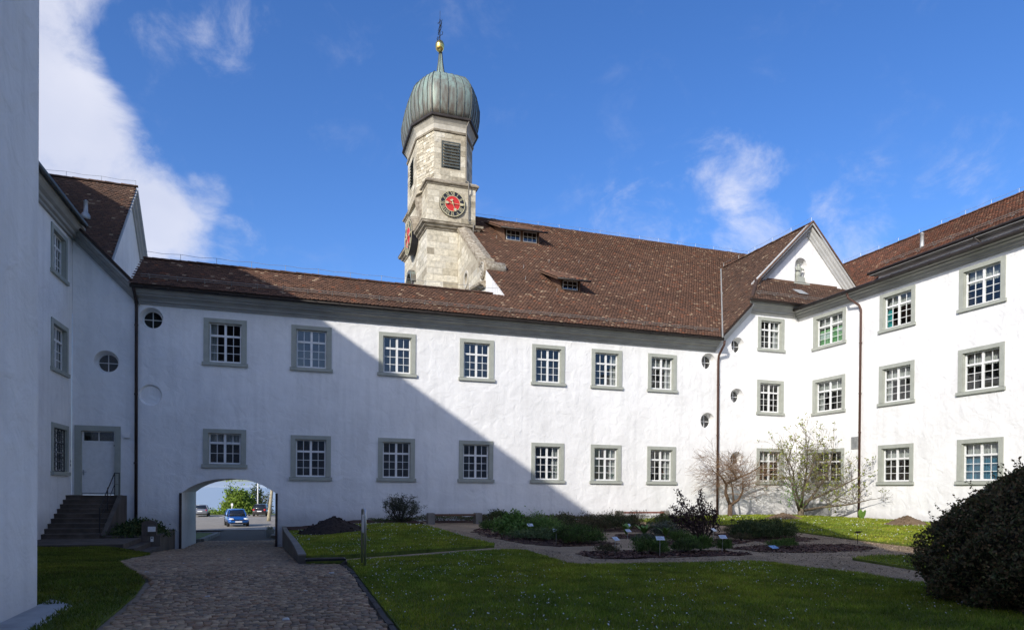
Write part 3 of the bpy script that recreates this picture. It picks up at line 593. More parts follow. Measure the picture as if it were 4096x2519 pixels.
slab('west_slope', [(-20.5, -40, 12.15), (-20.5, 42, 12.15), (-14.2, 42, 19.46), (-14.2, -40, 19.46)], UNDER, lroof, .1)
MB().quad((-20.4, -40, -1), (-20.4, 42, -1), (-20.4, 42, 12.2), (-20.4, -40, 12.2)).build('west_wall', PLA, lw)
# annex close to the camera on the left
an = thing('projecting_annex', 'tall blank white plaster annex rising beyond the top of the picture', 'building')
wall('wall', Frame((-3.04, 0, 0), math.pi/2), [(-3.1, -.6), (9.94, -.6), (9.94, 11.0), (3.42, 17.35), (-3.1, 11.0)], [], PLA, an)
MB().quad((-3.04, 9.94, -.6), (-9, 9.94, -.6), (-9, 9.94, 11.2), (-3.04, 9.94, 11.2)).build('north_wall', PLA, an)
MB().quad((-3.04, -3.1, -.6), (-9, -3.1, -.6), (-9, -3.1, 11.2), (-3.04, -3.1, 11.2)).build('south_wall', PLA, an)
AR = slab('roof', [(-2.75, 10.35, 10.75), (-14, 10.35, 10.75), (-14, 3.42, 17.5), (-2.75, 3.42, 17.5)], UNDER, an); slab('south_slope', [(-2.75, -3.5, 10.75), (-14, -3.5, 10.75), (-14, 3.42, 17.5), (-2.75, 3.42, 17.5)], UNDER, AR)
MB().add([(-3.05, 10.5, -.05), (-3.05, 8.0, -.05), (-3.05, -5, -.05), (-2.0, -5, -.05), (-2.62, 8.2, -.05), (-2.72, 9.9, -.05), (-3.05, 10.5, .022), (-3.05, 8.0, .022), (-3.05, -5, .022), (-2.35, -5, .022), (-2.55, 8.3, .022), (-2.62, 9.85, .022)], [(6,7,8,9,10,11), (3,4,10,9), (4,5,11,10), (5,0,6,11)]).build('apron_slab', PALEC, an)
# ------------------------------------------------------------------ corner building with pediment
cb = thing('gabled_corner_building', 'white three-storey gabled corner building with statue niche in its pediment', 'building')
GW = [(25.15, 26.95, 9.50, 11.42), (25.13, 26.95, 5.88, 7.86), (25.14, 27.02, 1.92, 3.97)]
GO = [(23.83, 9.69, .45), (23.80, 6.85, .43), (23.82, 3.32, .41)]
wall('wall', B, [(22.551, -.5), (27.95, -.5), (27.95, 11.7), (24.78, 11.7), (22.551, 9.45)], [whole(*w) for w in GW]+[circ(*o) for o in GO], PLA, cb, [oc_rev(*o) for o in GO])
for i, w in enumerate(GW): window(cb, B, *w, 3, ['curR', '', 'valance'][i])
for o in GO: oculus(cb, B, *o)
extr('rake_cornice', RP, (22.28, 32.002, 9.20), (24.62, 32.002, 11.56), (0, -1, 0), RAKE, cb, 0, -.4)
GP = [(0, 11.56), (.09, 11.56), (.10, 11.63), (.18, 11.66), (.21, 11.78), (.34, 11.86), (.42, 11.97), (.54, 12.0), (.56, 12.1), (0, 12.14)]
extr('cornice', GP, (24.60, 32.003, 0), (27.6, 32.003, 0), (0, -1, 0), CORN, cb, -.75, 0)
MB().tube([(24.12, 31.30, 12.14), (27.45, 31.30, 12.14)], .08, 10).build('gutter', GUT, cb, True)
SW = math.hypot(1, 1.008); VW = (1/SW, 0, 1.008/SW)
def gz(X): return 9.93+1.008*(X-22.3)
gr = slab('roof', [(22.2, 31.42, gz(22.2)), (24.25, 31.42, gz(24.25)), (26.55, 33.5, gz(26.55)), (30.25, 33.5, gz(30.25)), (30.25, 43.2, gz(30.25))], UNDER, cb, .1)
slab('east_slope', [(30.25, 33.5, gz(30.25)), (30.25, 46, gz(30.25)), (37.0, 46, 11.2), (37.0, 33.5, 11.2)], UNDER, gr, .1)
tiles('roof_tiles', (22.2, 0, gz(22.2)), (0, 1, 0), VW, [(31.42, 0), (31.42, (24.25-22.2)*SW), (33.48, (26.55-22.2)*SW), (33.48, (30.2-22.2)*SW), (42.7, (30.2-22.2)*SW), (31.2, -.05)], gr, mode='grey')
ridgecaps((30.25, 33.45, gz(30.25)+.05), (30.25, 42.6, gz(30.25)+.05), gr, mode='grey'); ridgewire((30.25, 33.6, gz(30.25)+.1), (30.25, 42.4, gz(30.25)+.1), gr)
m = MB(); m.tube([(valleyX(Y)-.02, Y, rz(Y)+.035) for Y in np.linspace(31.1, 42.6, 14)], .045, 6); m.build('valley_flashing', CORN, gr)
S3 = math.hypot(1, .78); V3 = (0, 1/S3, .78/S3)
def skz(Y): return 12.15+.78*(Y-31.2)
sk = slab('skirt_roof', [(24.1, 31.2, skz(31.2)), (33.6, 31.2, skz(31.2)), (33.6, 34.0, skz(34)), (26.5, 34.0, skz(34))], UNDER, cb, .1)
tiles('skirt_tiles', (0, 31.2, skz(31.2)), (1, 0, 0), V3, [(24.1, 0), (33.6, 0), (33.6, 2.75*S3), (26.45, 2.75*S3)], sk, mode='grey')
ridgecaps((24.12, 31.22, skz(31.2)+.08), (26.4, 33.72, skz(33.75)+.05), sk, .33, .10, 'grey')
snowguard((24.7, 31.72, skz(31.72)), (29.6, 31.72, skz(31.72)), Vector((0, -.78, 1)).normalized(), sk)
m = MB(); m.box(28.35, 29.0, 0, .02, 0, .75); o = m.build('skylight', ZINC, sk, loc=(0, 32.35, skz(32.35)+.12)); o.rotation_euler = (R(-52-4), 0, 0)
PY = 34.0
nA, nB, nT = atY(3179, 1128, PY), atY(3228, 1131, PY), atY(3203, 1031, PY)
nx0, nx1, nz0, nz1 = nA.x, nB.x, nA.z-.02, nT.z; nr = (nx1-nx0)/2; nc = (nx0+nx1)/2
NICHE = [(nx0, nz0), (nx1, nz0)]+[(nc+nr*math.cos(math.pi*k/12), nz1-nr+nr*math.sin(math.pi*k/12)) for k in range(13)]
wall('tympanum', Frame((0, PY, 0), 0), [(26.5, 14.05), (33.7, 14.05), (33.7, 14.3), (30.25, 17.75), (26.5, 14.1)], [NICHE], PLA, cb)
m = MB(); nn = len(NICHE)
m.loft([[(u, PY, z) for u, z in NICHE], [(u, PY+.35, z) for u, z in NICHE], [(nc+(u-nc)*.75, PY+.55, z) for u, z in NICHE]], cap=False); m.add([(nc+(u-nc)*.75, PY+.55, z) for u, z in NICHE], [tuple(range(nn))]); m.build('niche', PLA, cb)
MB().box(nx0-.12, nx1+.12, PY-.12, PY+.02, nz0-.10, nz0-.005).build('niche_sill', FRAME, cb)
PP = [(0, -.66), (.10, -.66), (.12, -.54), (.22, -.48), (.24, -.34), (.36, -.27), (.42, -.14), (.52, -.12), (.52, 0), (0, .02)]
extr('rake_cornice', PP, (26.20, PY-.002, 13.96), (30.25, PY-.002, 17.98), (0, -1, 0), RAKE, cb); extr('rake_cornice', PP, (33.85, PY-.004, 14.15), (30.25, PY-.004, 17.98), (0, -1, 0), RAKE, cb)
MB().box(27.2, 32.6, PY-.06, PY-.002, 14.2, 14.42).build('flashing_board', OLDW, cb)
m = MB()
for k, (A_, B_) in enumerate((((26.2, 33.45, 14.0), (30.25, 33.45, 18.05)), ((33.95, 33.45, 14.15), (30.25, 33.45, 18.05)))): m.tube([A_, B_], .05, 5)
m.build('verge_tiles', OLDW, gr)
# statue standing in the niche
st = thing('niche_statue', 'small grey stone figure in robes standing in the pediment niche', 'statue', (nc-.03, PY+.16, nz0))
b = MB(); b.box(-.28, .28, -.22, .2, 0, .34); b.box(-.24, .24, -.19, .18, .34, .40); b.build('pedestal', FRAME, st)
def ell(cx, cy, z, a, b_, n=12, ph=0): return [(cx+a*math.cos(2*math.pi*k/n)*(1+.07*math.sin(3*2*math.pi*k/n+ph)), cy+b_*math.sin(2*math.pi*k/n), z) for k in range(n)]
hb_ = nz1-nz0-.75
f = MB(); f.loft([ell(-.05, 0, .40, .22, .15), ell(-.06, 0, .40+hb_*.2, .19, .14, ph=1), ell(-.02, 0, .40+hb_*.42, .20, .14, ph=2), ell(.02, 0, .40+hb_*.6, .18, .12), ell(0, 0, .40+hb_*.72, .22, .12), ell(-.02, 0, .40+hb_*.79, .16, .10), ell(-.03, 0, .40+hb_*.82, .06, .06), ell(-.03, -.01, .40+hb_*.85, .075, .085), ell(-.03, -.015, .40+hb_*.92, .09, .10), ell(-.03, 0, .40+hb_*.98, .06, .07)])
f.tube([(.18, -.02, .40+hb_*.72), (.26, -.10, .40+hb_*.55), (.10, -.18, .40+hb_*.52)], [.07, .06, .045], 6); f.tube([(-.22, -.02, .40+hb_*.72), (-.26, -.1, .40+hb_*.52), (-.1, -.18, .40+hb_*.45)], [.07, .06, .045], 6)
f.build('robed_figure', FRAME, st, True)
# ------------------------------------------------------------------ right wing
rw = thing('right_wing', 'sunlit white three-storey wing with attic strip and red-brown tiled roof', 'building')
RY = [(30.78, 28.45), (26.27, 24.27), (22.07, 20.04)]; RROW = [(9.43, 11.34), (5.79, 7.79), (1.89, 3.86)]
RY2 = RY+[(17.9, 15.9)]
RH = [(-a, -b, z0, z1) for (a, b) in RY2 for (z0, z1) in RROW]
wall('wall', RW, [(-32, -.5), (-8, -.5), (-8, 11.65), (-32, 11.65)], [whole(*w) for w in RH], PLA, rw)
DEC = {(0, 0): 'blind valance', (1, 0): 'teal valance', (2, 0): 'valance', (0, 1): 'valance curL curR', (1, 1): 'valance curL', (2, 1): 'valance', (1, 2): 'valance', (2, 2): 'valance blue'}
for i, (a, b) in enumerate(RY2):
    for j, (z0, z1) in enumerate(RROW): window(rw, RW, -a, -b, z0, z1, 3, DEC.get((i, 2-j if False else {0: 0, 1: 1, 2: 2}[j]), ''))
WP = [(0, 11.50), (.10, 11.50), (.11, 11.57), (.2, 11.60), (.23, 11.69), (.38, 11.73), (.40, 11.80), (.58, 11.82), (.58, 11.88), (0, 11.9)]
extr('cornice', WP, (27.949, 32, 0), (27.949, 8, 0), (-1, 0, 0), CORN, rw)
MB().tube([(27.29, 31.6, 11.88), (27.29, 8, 11.88)], .09, 10).build('gutter', GUT, rw, True)
gb2 = MB().lathe([(.10, -.03), (.10, .03)], (0, 0, 0), 10).mesh('gutter_bracket'); gb2.transform(Matrix.Rotation(math.pi/2, 4, 'X')); gb2.materials.append(GUT)
for i in range(14): link('gutter_bracket', gb2, None, rw, (27.29, 31-i*1.0, 11.88))
slab('eaves_terrace', [(27.3, 31.1, 11.84), (27.3, 5, 11.84), (33.62, 5, 14.1), (33.62, 31.1, 14.1)], UNDER, rw, .06)
SR = math.hypot(1, .9); DR_ = (17.72-14.62)/(37.5-32.9); SD = math.hypot(1, DR_)
rr = slab('roof', [(33.55, 31.5, 14.17), (33.55, 40, 14.17), (37.5, 40, 17.72), (37.5, 31.5, 17.72)], UNDER, rw, .1)
tiles('roof_tiles', (33.5, 0, 14.13), (0, 1, 0), (1/SR, 0, .9/SR), [(31.5, 0), (40, 0), (40, 3.95*SR), (31.5, 3.95*SR)], rr, mode='red')
ar = slab('attic_roof', [(32.9, 5, 14.62), (32.9, 31.75, 14.62), (37.5, 31.75, 17.72), (37.5, 5, 17.72)], UNDER, rw, .1)
tiles('attic_tiles', (32.9, 0, 14.62), (0, 1, 0), (1/SD, 0, DR_/SD), [(15, 0), (31.75, 0), (31.75, 4.55*SD), (15, 4.55*SD)], ar, mode='red')
slab('east_slope', [(37.5, 5, 17.72), (37.5, 40, 17.72), (44, 40, 12), (44, 5, 12)], UNDER, rr, .1)
ridgecaps((37.5, 40, 17.78), (37.5, 14, 17.78), rr, mode='grey'); ridgewire((37.5, 40, 17.8), (37.5, 14, 17.8), rr)
m = MB(); m.box(33.35, 33.5, 5, 31.5, 13.5, 14.6); aw = m.build('attic_wall', PLA, rw)
for i in range(9):
    y = 30.6-i*1.75
    q = MB(); q.box(33.30, 33.36, y-.62, y, 13.6, 14.28); q.build('attic_window', FRAME, aw); q = MB(); q.box(33.285, 33.302, y-.54, y-.08, 13.6, 14.2); q.build('pane', LOUV, aw)
MB().tube([(32.82, 31.8, 14.58), (32.82, 8, 14.58)], .08, 8).build('attic_gutter', GUT, rw, True)
MB().box(32.85, 33.36, 5, 31.7, 14.45, 14.55).build('attic_soffit', CORN, rw)
pipe('attic_downpipe', [(32.85, 25.2, 14.5), (33.2, 25.1, 14.2), (33.25, 25.1, 13.5)], .06, GUT, rw)
snowguard((33.5, 31.4, 14.62+DR_*.6), (33.5, 12, 14.62+DR_*.6), Vector((-DR_, 0, 1)).normalized(), ar)
for (y, X, hgt) in ((29.4, 34.3, .65), (23.2, 34.6, .5)):
    zz = 14.62+DR_*(X-32.9); q = MB(); q.lathe([(.13, -.2), (.11, .0), (.10, hgt), (.13, hgt+.02), (.05, hgt+.09)], (X, y, zz+.1), 10); q.build('roof_vent', ZINC, ar, True)
pipe('downpipe', [(27.3, 27.75, 11.8), (27.35, 27.72, 11.55), (27.80, 27.45, 11.15), (27.85, 27.38, 10.9), (27.85, 27.37, .1)], .06, PIPE, rw, [(27.85, 27.37, z) for z in (9.2, 6.6, 4.6)])
def vent(y0, y1, z0, z1, n, parent):
    f_ = MB(); t = .045
    f_.box(27.90, 27.949, y0, y0+t, z0, z1); f_.box(27.90, 27.949, y1-t, y1, z0, z1); f_.box(27.90, 27.949, y0+t, y1-t, z0, z0+t); f_.box(27.90, 27.949, y0+t, y1-t, z1-t, z1)
    g = f_.build('vent_grille', ZINC, parent); MB().box(27.935, 27.946, y0+t, y1-t, z0+t, z1-t).build('vent_back', DARK, g)
    sl = MB(); sl.add([(27.90, y0+t, 0), (27.90, y1-t, 0), (27.93, y1-t, .05), (27.93, y0+t, .05), (27.90, y0+t, .012), (27.90, y1-t, .012)], [(0,1,2,3), (4,3,2,5), (0,4,5,1)]); me = sl.mesh('vent_slat'); me.materials.append(ZINC)
    for i in range(n): link('vent_slat', me, None, g, (0, 0, z0+t+(z1-z0-2*t)*i/n))
vent(27.50, 27.98, 3.78, 4.40, 9, rw); vent(29.30, 31.28, .17, .88, 13, rw)
# ------------------------------------------------------------------ church nave roof and west front
ch = thing('church_nave', 'church nave with a huge brown tiled roof and two shed dormers', 'building')
FX = 10.55; RY_ = 47.5
nv = slab('roof', [(FX+.05, 33.72, rz(33.72)), (24.1, 33.72, rz(33.72)), (30.4, 43.0, rz(43.0)), (38, 43.0, rz(43)), (38, RY_, rz(RY_)), (FX+.05, RY_, rz(RY_))], UNDER, ch, .1)
slab('north_slope', [(FX, RY_, rz(RY_)), (38, RY_, rz(RY_)), (38, 60, 10), (FX, 60, 10)], UNDER, nv, .1)
tiles('roof_tiles', (0, ROFF, rz(ROFF)), (1, 0, 0), VB, [(FX+.05, vr), (valleyX(33.7), vr), (valleyX(42.6), (42.6-ROFF)*SL), (37.5, (43.2-ROFF)*SL), (37.5, (RY_-ROFF)*SL), (FX+.05, (RY_-ROFF)*SL)], nv, mode='brown', tw=.18, ex=.165)
ridgecaps((11.8, RY_, rz(RY_)-.05), (38, RY_, rz(RY_)-.05), nv, .4, .12, 'grey'); ridgewire((12.4, RY_, rz(RY_)+.0), (38, RY_, rz(RY_)+.0), nv, 1.7)
STC = [(.56, .515, .41), (.51, .465, .365), (.455, .41, .315), (.385, .34, .255), (.575, .535, .44), (.485, .44, .34), (.33, .29, .215)]
def block(parent, fr, u0, u1, z0, z1, proud, weights=None):
    j = .006; m = MB(); a, b, c, d = u0+j, u1-j, z0+j, z1-j; e = .009
    m.add([fr.p(*q) for q in [(a, -proud+e, c), (b, -proud+e, c), (b, -proud+e, d), (a, -proud+e, d), (a+e, -proud, c+e), (b-e, -proud, c+e), (b-e, -proud, d-e), (a+e, -proud, d-e), (a, .04, c), (b, .04, c), (b, .04, d), (a, .04, d)]],
          [(4,5,6,7), (0,1,5,4), (1,2,6,5), (2,3,7,6), (3,0,4,7), (8,9,1,0), (9,10,2,1), (10,11,3,2), (11,8,0,3)])
    me = m.mesh('stone_block'); c_ = np.array(random.choices(STC, weights)[0])*random.uniform(.85, 1.12)
    at = me.color_attributes.new('col', 'FLOAT_COLOR', 'POINT'); at.data.foreach_set('color', np.tile(np.array([*c_, 1.]), 12).astype(np.float32)); me.materials.append(ASH)
    return link('stone_block', me, None, parent)
def courses(parent, fr, u0, u1, z0, z1, ch_, wmin, wmax, test=None, weights=None, rough=.006, holes=()):
    z = z0; n = max(1, round((z1-z0)/ch_)); hh = (z1-z0)/n
    for r in range(n):
        za = z0+r*hh; spans = [(u0, u1)]
        for (a, b, c, d) in holes:
            if za+hh*.5 > c and za+hh*.5 < d:
                ns = []
                for (s, e) in spans:
                    if b <= s or a >= e: ns.append((s, e)); continue
                    if a-s > .06: ns.append((s, a))
                    if e-b > .06: ns.append((b, e))
                spans = ns
        for (s, e) in spans:
            u = s
            while u < e-.02:
                w = random.uniform(wmin, wmax)
                if u == s and r % 2: w *= .6
                if e-(u+w) < wmin*.5: w = e-u
                if test is None or test(u, u+w, za, za+hh): block(parent, fr, u, u+w, za, za+hh, random.uniform(.004, .004+rough), weights)
                u += w
# west front seen beside the tower: wall, coping that follows the roof, scroll
WF = Frame((FX, 0, 0), -math.pi/2)           # u = -Y
def fz(Y): return rz(Y)+.10
pts = [(-44.1, 11), (-34.0, 11), (-33.75, 11.62), (-37.2, fz(37.2)-.55), (-38.4, fz(38.4)-.1), (-44.1, fz(44.1)-.05)]
wf = wall('west_front', WF, [(-44.1, 10.6), (-37.15, 10.6), (-37.15, 13.55), (-37.3, 14.0), (-38.6, fz(38.6)-.18), (-44.1, fz(44.1)-.18)], [circ(-41.75, 14.85, .42, 20)], MORT, ch, [(circ(-41.75, 14.85, .42, 20), circ(-41.75, 14.85, .33, 20), .3)])
oculus(wf, WF, -41.75, 14.85, .38, d=.3)
courses(wf, WF, -44.0, -37.2, 11.2, 18.4, .40, .7, 1.15, test=lambda a, b, c, d: d < fz(-b)-.15 and not (a < -41.2 and b > -42.3 and c < 15.4 and d > 14.3), weights=[5, 3, 1, .5, 5, 2, 0])
MB().loft([[(x_, 41.75+r_*math.cos(2*math.pi*k_/24), 14.85+r_*math.sin(2*math.pi*k_/24)) for k_ in range(24)] for r_, x_ in ((.40, FX+.02), (.40, FX-.05), (.56, FX-.05), (.57, FX+.02), (.40, FX+.02))], cap=False).build('round_surround', PALEST, wf)
wl = wall('white_parapet', Frame((FX-.02, 0, 0), -math.pi/2), [(-37.14, 10.6), (-33.4, 10.6), (-33.6, rz(33.6)+.1), (-37.14, rz(37.14)+.02)], [], PLA, ch)
MB().prism([(FX-.12, 44.1, fz(44.1)-.2), (FX+.75, 44.1, fz(44.1)-.2), (FX+.75, 44.1, fz(44.1)+.12), (FX+.3, 44.1, fz(44.1)+.22), (FX-.12, 44.1, fz(44.1)+.05)], (0, 0, 0), (0, 38.2-44.1, fz(38.2)-fz(44.1))).build('coping', LICH, ch)
MB().box(FX-.14, FX+.7, 37.85, 38.35, fz(38.1)-.28, fz(38.1)+.16).build('coping_foot', LICH, ch)
sc = MB(); sc.loft([[(x, 37.66+r*math.cos(2*math.pi*k/20), 14.2+r*math.sin(2*math.pi*k/20)) for k in range(20)] for x, r in ((FX-.10, .46), (FX-.08, .54), (FX+.1, .53), (FX+1.2, .50), (FX+1.24, .44))]); sv = sc.build('scroll', LICH, ch, True)
sp = MB(); sp.tube([(FX-.11, 37.66+(.48-.056*t/4)*math.cos(t*.5), 14.2+(.48-.056*t/4)*math.sin(t*.5)) for t in range(32)], .03, 5); sp.build('volute_spiral', PALEST, sv)
MB().box(FX+.25, FX+1.15, 37.05, 37.6, 13.35, 13.78).build('scroll_foot', ZINC, ch)
extr('string_course', [(0, -.12), (.12, -.10), (.2, .0), (.34, .06), (.36, .2), (.10, .30), (0, .3)], (FX, 41.6, 13.72), (FX, 37.1, 13.15), (-1, 0, 0), LICH, ch)
# dormers
def dormer(x0, x1, yf, hf, yb, n):
    zb = rz(yf); d = MB(); d.box(x0, x1, yf, yf+.06, zb-.05, zb+.12); d.box(x0, x0+.1, yf, yf+.06, zb+.12, zb+hf); d.box(x1-.1, x1, yf, yf+.06, zb+.12, zb+hf); d.box(x0, x1, yf, yf+.06, zb+hf-.12, zb+hf)
    k = (x1-x0-.2)/n
    for i in range(1, n): d.box(x0+.1+k*i-.09, x0+.1+k*i+.09, yf, yf+.06, zb+.12, zb+hf-.12)
    for x in (x0, x1-.03):
        d.add([(x, yf+.06, zb), (x, yf+.06, zb+hf), (x, yb, rz(yb)+.02), (x+.03, yf+.06, zb), (x+.03, yf+.06, zb+hf), (x+.03, yb, rz(yb)+.02)], [(0,1,2), (3,5,4), (1,4,5,2)])
    o = d.build('dormer', OLDW, nv); MB().box(x0+.05, x1-.05, yf+.35, yf+.4, zb-.2, zb+hf).build('room', DARKROOM, o)
    for i in range(n):
        a, b = x0+.12+k*i+(.08 if i else .05), x0+.08+k*(i+1)-(.08 if i < n-1 else .05)
        f_ = MB(); f_.box(a, a+.045, yf+.0, yf+.05, zb+.14, zb+hf-.13); f_.box(b-.045, b, yf+.0, yf+.05, zb+.14, zb+hf-.13); f_.box(a, b, yf+.001, yf+.05, zb+.14, zb+.18); f_.box(a, b, yf+.001, yf+.05, zb+hf-.17, zb+hf-.13)
        for q in (1, 2): f_.box(a+(b-a)*q/3-.014, a+(b-a)*q/3+.014, yf+.01, yf+.04, zb+.18, zb+hf-.17)
        f_.box(a, b, yf+.012, yf+.04, zb+hf*.52-.012, zb+hf*.52+.012)
        f_.build('dormer_window', RAKE, o); MB().box(a+.04, b-.04, yf+.025, yf+.03, zb+.17, zb+hf-.16).build('pane', GLASS, o)
    ze = zb+hf; m_ = (rz(yb)+.1-ze)/(yb-yf); SS = math.hypot(1, m_); e0 = yf-.55; ez = ze-.55*m_
    rf = slab('dormer_roof', [(x0-.35, e0, ez), (x1+.35, e0, ez), (x1+.35, yb+.15, ez+(yb+.15-e0)*m_), (x0-.35, yb+.15, ez+(yb+.15-e0)*m_)], OLDW, o, .06)
    c = MB(); nb_ = int((x1-x0+.7)/.22); ln = (yb+.1-e0)
    for i in range(nb_):                                   # pantile rolls, in courses
        x = x0-.33+i*.22+.1
        for r in range(int(ln*SS/.34)):
            y0_ = e0-.03+r*.34/SS; z0_ = ez+.03+r*.34*m_/SS; y1_ = y0_+.37/SS; z1_ = z0_+.37*m_/SS-.02
            c.loft([[(x+.11*math.cos(a), yy, zz+rr_*math.sin(a)) for a in [math.pi*q/4 for q in range(5)]] for yy, zz, rr_ in ((y0_, z0_+.02, .075), (y1_, z1_, .06))], cap=True)
    vv = np.array(c.v); me = c.mesh('dormer_tiles', True); at = me.color_attributes.new('col', 'FLOAT_COLOR', 'POINT'); cc = np.repeat(tilecolor(len(vv)//10+1, 'brown', rng.uniform(0, 9, (len(vv)//10+1, 2)))*1.0, 10, 0)[:len(vv)]
    at.data.foreach_set('color', np.concatenate([cc, np.ones((len(vv), 1))], 1).astype(np.float32).ravel()); me.materials.append(TILE); stuff(link('dormer_tiles', me, None, o))
    MB().tube([(x0-.38, e0-.06, ez-.02), (x1+.38, e0-.06, ez-.02)], .06, 8).build('dormer_gutter', GUT, o, True)
dormer(13.35, 15.85, 42.75, .95, 46.3, 2); dormer(14.3, 15.55, 35.15, .78, 37.7, 1)
for (x, Y) in ((15.3, 39.5), (13.1, 38.0), (17.6, 40.1), (21.5, 40.5), (12.6, 36.2), (14.0, 34.9), (26.5, 37.3), (25.8, 34.6), (12.9, 43.0), (18.9, 33.6)):
    q = MB(); q.tube([(0, 0, -.02), (0, -.08, .12), (0, -.06, .16)], .012, 4); q.build('roof_hook', ZINC, nv, loc=(x, Y, rz(Y)+.05))
# ------------------------------------------------------------------ church tower
tw_ = thing('church_tower', 'weathered stone church tower with red clock faces and green copper onion dome', 'tower', (0, 0, 0))
TS = Frame((0, 44, 0), 0); rotW = -math.pi/2+math.atan2(8.43-8.12, 51.2-44)
TWl = Frame((8.43, 44, 0), rotW)              # u runs from the north-west corner (negative) to the south-west corner (0)
P0 = [(8.43, 44), (11.75, 44), (11.75, 51.2), (8.12, 51.2)]
def inset(poly, k):
    cx = sum(p[0] for p in poly)/len(poly); cy = sum(p[1] for p in poly)/len(poly); out = []
    n = len(poly)
    for i in range(n):
        a, b, c = Vector(poly[i-1]), Vector(poly[i]), Vector(poly[(i+1) % n]); e1 = (b-a).normalized(); e2 = (c-b).normalized()
        n1 = Vector((e1.y, -e1.x)); n2 = Vector((e2.y, -e2.x)); bis = (n1+n2).normalized(); out.append(tuple(b+bis*(k/max(.3, bis.dot(n1)))))
    return out
def stack(name, poly, prof, mt, parent):
    m = MB(); m.loft([[(*q, z) for q in inset(poly, k)] for k, z in prof]); return m.build(name, mt, parent)
stack('lower_core', P0, [(-.003, 8), (-.003, 18.75)], MORT, tw_)
courses(tw_, TS, 8.43, 10.53, 11.4, 18.7, .43, .62, 1.15, weights=[6, 4, 2, .6, 6, 3, .3])
WL = 7.2
WHOL = [(-4.95, -2.35, 17.95, 20.5), (-5.2, -3.2, 11, 17.2)]
courses(tw_, TWl, -WL, 0, 11.4, 18.7, .43, .8, 1.4, weights=[5, 4, 2, .6, 6, 3, .3], holes=WHOL)
COR = [(0, 0), (.06, .0), (.10, .10), (.22, .16), (.26, .26), (.40, .32), (.42, .44), (.46, .47), (0, .62)]
def cornice_ring(name, poly, prof, z, mt, parent, sides):
    outp = []
    for (a, b) in sides:
        m = MB(); rings = [[], []]
        pr = [(inset(poly, d), z+h) for d, h in prof]
        m.loft([[(*q[a], zz) for q, zz in pr], [(*q[b], zz) for q, zz in pr]]); outp.append(m.build(name, mt, parent))
    return outp
cornice_ring('lower_cornice', P0, COR, 18.62, MOULD, tw_, [(0, 1), (1, 2)])
for (ua, ub) in ((0, 2.3/7.2), (4.98/7.2, 1)):                 # the west cornice is broken by the big clock
    pr_ = [(inset(P0, d_), 18.62+h_) for d_, h_ in COR]
    MB().loft([[(q[0][0]+(q[3][0]-q[0][0])*f_, q[0][1]+(q[3][1]-q[0][1])*f_, z_) for q, z_ in pr_] for f_ in (ua, ub)]).build('lower_cornice', MOULD, tw_)
stack('clock_stage_core', inset(P0, -.02), [(-.003, 18.7), (-.003, 21.75)], MORT, tw_)
courses(tw_, Frame((0, 44.02, 0), 0), 8.45, 11.73, 19.2, 21.65, .40, .55, 1.0, weights=[4, 4, 3, 2.2, 3, 4, .6], holes=[(9.25, 11.0, 19.6, 21.3)])
courses(tw_, Frame((8.45, 44.02, 0), rotW), -WL+.05, 0, 19.2, 21.65, .40, .7, 1.3, weights=[4, 4, 3, 2, 3, 4, .6], holes=[(-4.95, -2.35, 17.95, 20.5)])
cornice_ring('upper_cornice', inset(P0, -.02), [(0, 0), (.05, .02), (.09, .10), (.18, .14), (.2, .22), (0, .42)], 21.6, MOULD, tw_, [(0, 1), (3, 0), (1, 2)])
OCT = [(8.9, 44.25), (11.07, 44.25), (11.95, 45.9), (11.95, 49.6), (11.07, 51.0), (8.9, 51.0), (8.05, 49.6), (8.05, 45.9)]
stack('belfry_core', OCT, [(-.003, 21.6), (-.003, 25.95)], MORT, tw_)
